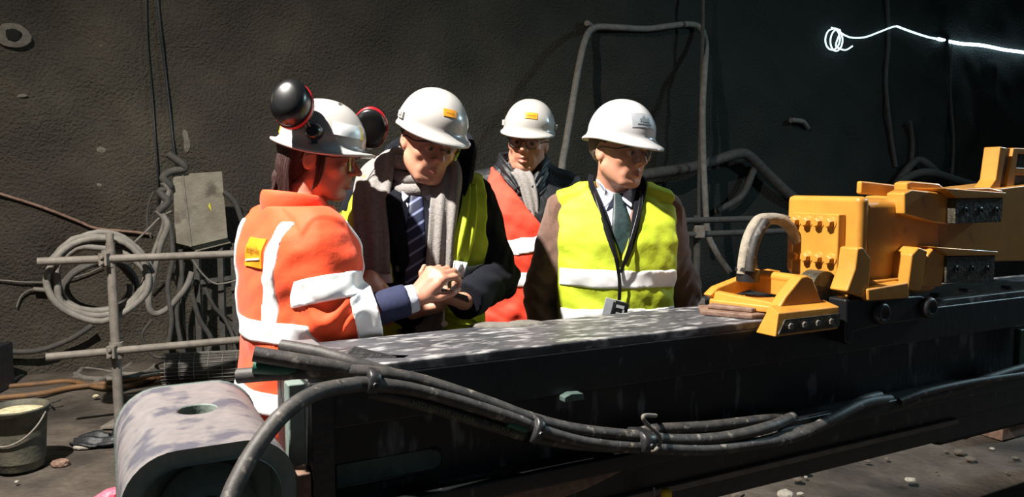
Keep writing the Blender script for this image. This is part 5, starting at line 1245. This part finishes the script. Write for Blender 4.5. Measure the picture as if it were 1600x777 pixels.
# scarf
sm = MB()
hn = c['HM'] @ Vector((0, .01, -.09))
for j, (rr, zz, tl) in enumerate(((.088, 1.555, -.028), (.096, 1.520, -.034), (.086, 1.585, -.022))):
    pts = [(hn.x*.6+rr*math.sin(t), -.028+rr*.95*-math.cos(t), zz+tl*math.cos(t)*1.3+.008*math.sin(2*t+j)) for t in [2*math.pi*i/14 for i in range(14)]]
    q = MB().tube(pts, .023, 12, 4, False, True); sm.add(q.V, q.F, True)
sc_ = sm.build('scarf', M_scarf, c['root'], local=True)
mb = ribbon([(-.05, -.02, 1.590), (-.105, -.03, 1.592), (-.142, -.075, 1.53), (-.158, -.140, 1.42), (-.152, -.165, 1.32), (-.150, -.168, 1.225)], [(.3,-.8,.3), (.5,-.9,.2), (.95,-.35,.1), (1,-.1,0), (1,-.1,0), (1,-.1,0)], [.08, .115, .125, .112, .106, .104], .026, 8, .005, 3); mb.build('scarf_end', M_scarf, sc_, root=c['root'], local=True)
mb = ribbon([(.075, -.06, 1.585), (.085, -.12, 1.53), (.070, -.165, 1.44), (.058, -.185, 1.34), (.045, -.190, 1.22), (.022, -.190, 1.10), (.016, -.19, .96)], [(1,-.3,.4), (1,-.1,.3), (1,0,0), (1,0,0), (1,0,0), (1,0,0), (1,0,0)], [.07, .085, .090, .084, .084, .088, .088], .022, 8, .007, 9); mb.build('scarf_end', M_scarf, sc_, root=c['root'], local=True)
o, TM = make_helmet(c['root'], c['HM'], dict(HEL_SHORT, rx=.104, ry=.123), M_helmet, 0); BV = bvh_of([o]); helmet_slots(TM, HEL_SHORT, c['root'], o)
brand_sticker(TM, dict(HEL_SHORT, rx=.104, ry=.123), BV, o, R(-3), .33, .042, .024)
glasses(c, M_navyb, M_lens)
PH = MB(); PH.box(atY(699, 458, 2.20), (.13, .068, .009), Matrix.Rotation(R(-20), 3, 'X') @ Matrix.Rotation(R(18), 3, 'Y')); tag(PH.build('phone', M_blk, bevel=.004), 'dark slim phone held in the hand of the person with the scarf', 'phone')
mb = MB(); e = [L2(-.208, 2.29, 1.16), L2(-.206, 2.285, 1.12), L2(-.205, 2.285, 1.075)]
ca = MB(); ca.tube([L2(-.215, 2.29, 1.22), L2(-.205, 2.28, 1.14), L2(-.205, 2.28, 1.09)], .0028, 6, 4); ca.blob(L2(-.203, 2.28, 1.082), (.010, .008, .010), 1, 0, 1, 3)
ca.build('drawstring', M_whi, c['root'], local=True)

# ---- the woman in orange
b1 = (-.628, 2.185); Y1 = 127; L1 = lambda *p: Lc(b1, Y1, p)
c = person('person in orange jacket and white helmet with black ear muffs, seen in profile', b1, Y1, 1.68, (-38, 8, 0), L1(-.553, 2.222, 1.572), {
    'R': (L1(-.482, 2.035, 1.135), L1(-.268, 2.11, 1.185), Ld(Y1, (.66, .05, .72)), Ld(Y1, (.35, .75, -.5)), dict(curl=(48, 50, 30), thumb_curl=25, thumb_out=35)),
    'L': (L1(-.615, 2.31, 1.12), L1(-.418, 2.235, 1.225), Ld(Y1, (.62, -.05, -.70)), Ld(Y1, (-.45, .3, -.85)), dict(curl=(30, 35, 22), sc=.92))},
    dict(seed=21, wr=.006, wmul=1.04, bow=1.05), sc_head=.97, fem=True, shw=.165, lean=(0, -.10), hair='long', hair_m=M_hairb, skin=M_skin_f)
P1 = c; k = c['k']; X, Y, Z = c['X'], c['Y'], c['Z']
RJ = (.086, .076, .062)
jk = coat(c, 'jacket', M_org, .030, RJ, .115, None, .78, wr=1.2, collar=1.50, sleeve_amp=.008)
tor = mx(Z-1.46*k, .78*k-Z)
d_, pl_ = arm_field(c, 'R', RJ); dl_, _ = arm_field(c, 'L', RJ)
away = mx(.010-d_, .010-dl_)
def jband(mask, name='reflective_stripe'):
    return field_obj(name, mx(c['coatD']-.0045, mask, tor, c['T']-.060, .055-d_ if False else c['T']-.060).astype(np.float32), c['G'].x, c['G'].y, c['G'].z, M_band, jk)
jband(np.abs(Z-1.105-.0*Y)-.030); jband(np.abs(Z-.915)-.030)
for s in (-1, 1): jband(mx(np.abs(np.abs(X)-.128-.12*np.clip(Z-1.2, 0, 1))-.025+np.where(s*X > 0, 0, 1), 1.12-Z))
def sleeve_band(key, seg, t0, hw, rad, col=M_band):
    a = c['arms'][key]; S = c['sh'][key]; E = Vector(a[0]); W = Vector(a[1]); A_, B_ = (S, E) if seg == 0 else (E, W)
    ax = (B_-A_).normalized(); t = (X-A_.x)*ax.x+(Y-A_.y)*ax.y+(Z-A_.z)*ax.z
    near = capd(X, Y, Z, tuple(A_+ax*(t0-.03)), tuple(A_+ax*(t0+.03)), rad[seg]+.016, rad[seg]+.016)
    D = mx(c['coatD']-.0055, np.abs(t-t0)-hw, near)
    return field_obj('reflective_stripe', D.astype(np.float32), c['G'].x, c['G'].y, c['G'].z, col, jk)
E_ = Vector(c['arms']['R'][0]); ul = (E_-c['sh']['R']).length; fl = (Vector(c['arms']['R'][1])-E_).length
sleeve_band('R', 0, ul-.085, .034, RJ); sleeve_band('R', 1, fl-.148, .034, RJ)
E_ = Vector(c['arms']['L'][0]); fl2 = (Vector(c['arms']['L'][1])-E_).length; sleeve_band('L', 1, fl2-.15, .034, RJ)
# inner sleeve and cuff
for key, m_, r_, t0, t1 in (('R', M_navyb, (.06, .054, .042), -.13, -.022), ('R', M_shirt, (.05, .043, .037), -.05, .004)):
    a = c['arms'][key]; E = Vector(a[0]); W = Vector(a[1]); ax = (W-E).normalized(); d, _ = arm_field(c, key, r_)
    t = (X-W.x)*ax.x+(Y-W.y)*ax.y+(Z-W.z)*ax.z; D = mx(d+c['wr']*.8, t-t1, t0-.06-t)
    field_obj('inner_sleeve' if m_ is M_navyb else 'shirt_cuff', D.astype(np.float32), c['G'].x, c['G'].y, c['G'].z, m_, c['root'])
# stand-up collar
pts = [(.085*math.sin(t), .020-.082*math.cos(t)-.03, 1.420+.012*(-math.cos(t))) for t in [2*math.pi*i/16 for i in range(17)]]
rg = []
for i, p in enumerate(pts):
    t = 2*math.pi*i/16; o_ = Vector((math.sin(t), -math.cos(t), 0)); p = Vector(p); H_ = .052
    rg.append([p+o_*.010-Vector((0,0,.02)), p+o_*.016+Vector((0,0,H_*.5)), p+o_*.010+Vector((0,0,H_)), p+o_*.002+Vector((0,0,H_+.004)), p-o_*.006+Vector((0,0,H_*.9)), p-o_*.004-Vector((0,0,.02))])
mb = MB(); mb.loft(rg, True, True, False); mb.build('jacket_collar', M_org, jk, root=c['root'], local=True, subsurf=1)
# badge on the back
BVJ = bvh_of([jk]); cb = Vector((-.045, .16, 1.315)); dd = Vector((0, -1, 0))
pt = decal('back_badge', BVJ, cb, dd, (0, 0, 1), .120, .078, M_ora, jk, .005, 14, 12)
decal_text('badge_lettering', BVJ, 'batignolles', .024, cb+Vector((0, 0, .008)), dd, (0, 0, 1), M_brn, jk, .0075)
decal('badge_swoosh', BVJ, cb-Vector((0, 0, .018)), dd, (.10, 0, 1), .105, .005, M_whi, jk, .0075, 14, 1)
# locks of hair down the neck
h = lambda x, y, z: c['HM'] @ Vector((x*.97, y*.97, z*.97))
mb = MB()
for i in range(26):
    a = -1.15+2.3*i/25; x0 = .085*math.sin(a); y0 = .022+.090*math.cos(a); L_ = -.16-.035*random.random(); j = random.uniform(-.010, .010)
    mb.tube([h(x0*.98, y0, .02), h(x0*1.06, y0+.006, -.04), h(x0*1.0+j, y0-.004, -.10), h(x0*.9+j*2, y0-.012+j, L_)], lambda t: .0085*(1-t*.75)+.001, 6, 5)
for i in range(3):
    mb.tube([h(-.078, -.030+i*.009, .045), h(-.086, -.036+i*.008, .0), h(-.083, -.034+i*.008, -.04-.008*i), h(-.078, -.02+i*.006, -.08-.006*i)], lambda t: .005*(1-t*.7)+.0008, 5, 5)
for i in range(5):
    mb.tube([h(-.05+i*.01, .105, -.08), h(-.055+i*.012, .115, -.14), h(-.06+i*.013, .125, -.195), h(-.065+i*.014, .12, -.235-.01*i)], lambda t: .006*(1-t*.8)+.0008, 5, 5)
mb.blob(h(-.01, .092, -.072), (.045, .036, .042), 3, .3, 1, 3); mb.build('hair_locks', M_hairb, c['root'], local=True)
hp1 = dict(rx=.106, ry=.122, h=.122, z0=.050, side=.010, peak=.024, rear=.014, drop=.002, rdrop=.0, ridge=.022, pe=1.3, wave=-.016)
o, TM = make_helmet(c['root'], c['HM'], hp1, M_helmet, 2); BV = bvh_of([o])
def arcpatch(name, th0, th1, t0, t1, m, P, off=.0018, nx=14):
    mb = MB(); rg = []
    for f in (0, 1):
        rr = []
        for j in range(4):
            t = t0+(t1-t0)*j/3; row = []
            for i in range(nx+1):
                th = th0+(th1-th0)*i/nx; p = dome(th, t, P); n_ = Vector((math.sin(th), -math.cos(th), .3)).normalized(); row.append(TM @ (p+n_*(off if f == 0 else -.001)))
            rr.append(row)
        rg.append(rr)
    mb.loft(rg[0], False, True, False); ed = rg[0][0]+rg[0][-1][::-1]; ed2 = rg[1][0]+rg[1][-1][::-1]; n = len(ed); mb.add(ed+ed2, [[i, (i+1) % n, n+(i+1) % n, n+i] for i in range(n)])
    return mb.build(name, m, o, root=c['root'], local=True)
for s in (-1, 1):
    arcpatch('reflective_sticker', s*R(20), s*R(66), .13, .32, M_band, hp1); arcpatch('reflective_sticker', s*R(104), s*R(140), .16, .34, M_band, hp1)
    arcpatch('yellow_edge', s*R(13), s*R(20), .12, .32, M_bandy, hp1); arcpatch('yellow_edge', s*R(158), s*R(170), .02, .16, M_bandy, hp1)
for i in range(3): arcpatch('vent_slot', R(-28-7*i), R(-31-7*i), .74-.02*i, .80-.02*i, M_blk, hp1, .0015, 3)
def muff(s, th, up_, outw, name):
    side = dome(s*R(88), .12, hp1); c0 = TM @ (side+Vector((s*.006, 0, 0)))
    ax = (TM.to_3x3() @ Vector((s, 0, 0))).normalized()
    mb = MB(); mb.lathe([(.0001, .026), (.014, .025), (.021, .018), (.025, .0), (.025, -.004)], c0, ax, 20)
    up3 = (TM.to_3x3() @ Vector((0, 0, 1))).normalized(); mb.box(c0+ax*.008-up3*.01, (.02, .02, .05), Matrix.Rotation(0, 3, 'X'))
    mnt = mb.build('muff_mount', M_blk, o, root=c['root'], local=True, bevel=.002)
    cc_ = TM @ (side + Vector((s*outw, th, up_))); ax2 = (TM.to_3x3() @ Vector((s*.96, .10, .28))).normalized()
    up2 = ax2.cross(TM.to_3x3() @ Vector((0, 1, 0))).normalized(); fw = up2.cross(ax2).normalized()
    def oval(r_, h_): return [cc_+ax2*h_+fw*(r_*.92*math.cos(t))+up2*(r_*1.12*math.sin(t)) for t in [2*math.pi*i/28 for i in range(28)]]
    mb = MB(); mb.loft([oval(r_, h_) for r_, h_ in ((.030, .066), (.046, .058), (.054, .042), (.056, .022), (.056, .006))], True, True, True); cp = mb.build('ear_muff', M_blk, o, root=c['root'], local=True)
    mb = MB(); mb.loft([oval(r_, h_) for r_, h_ in ((.057, .008), (.0585, .004), (.0585, -.004), (.057, -.008))], True, True, True); mb.build('muff_ring', M_redp, o, root=c['root'], local=True)
    mb = MB(); mb.loft([oval(r_, h_) for r_, h_ in ((.054, -.008), (.056, -.016), (.050, -.024), (.035, -.026))], True, True, True); mb.build('ear_cushion', M_blk, o, root=c['root'], local=True)
    mb = MB()
    for q_ in (-.010, .010): mb.tube([c0+ax*.014, TM @ (side+Vector((s*.040, th*.4+q_, up_*.4))), cc_+ax2*.045+fw*q_*2], .0022, 6, 5)
    mb.build('muff_arm', M_steel, o, root=c['root'], local=True)
muff(-1, .058, .056, .030, 'near'); muff(1, -.095, .045, .040, 'far')
glasses(c, M_steel, M_lens)
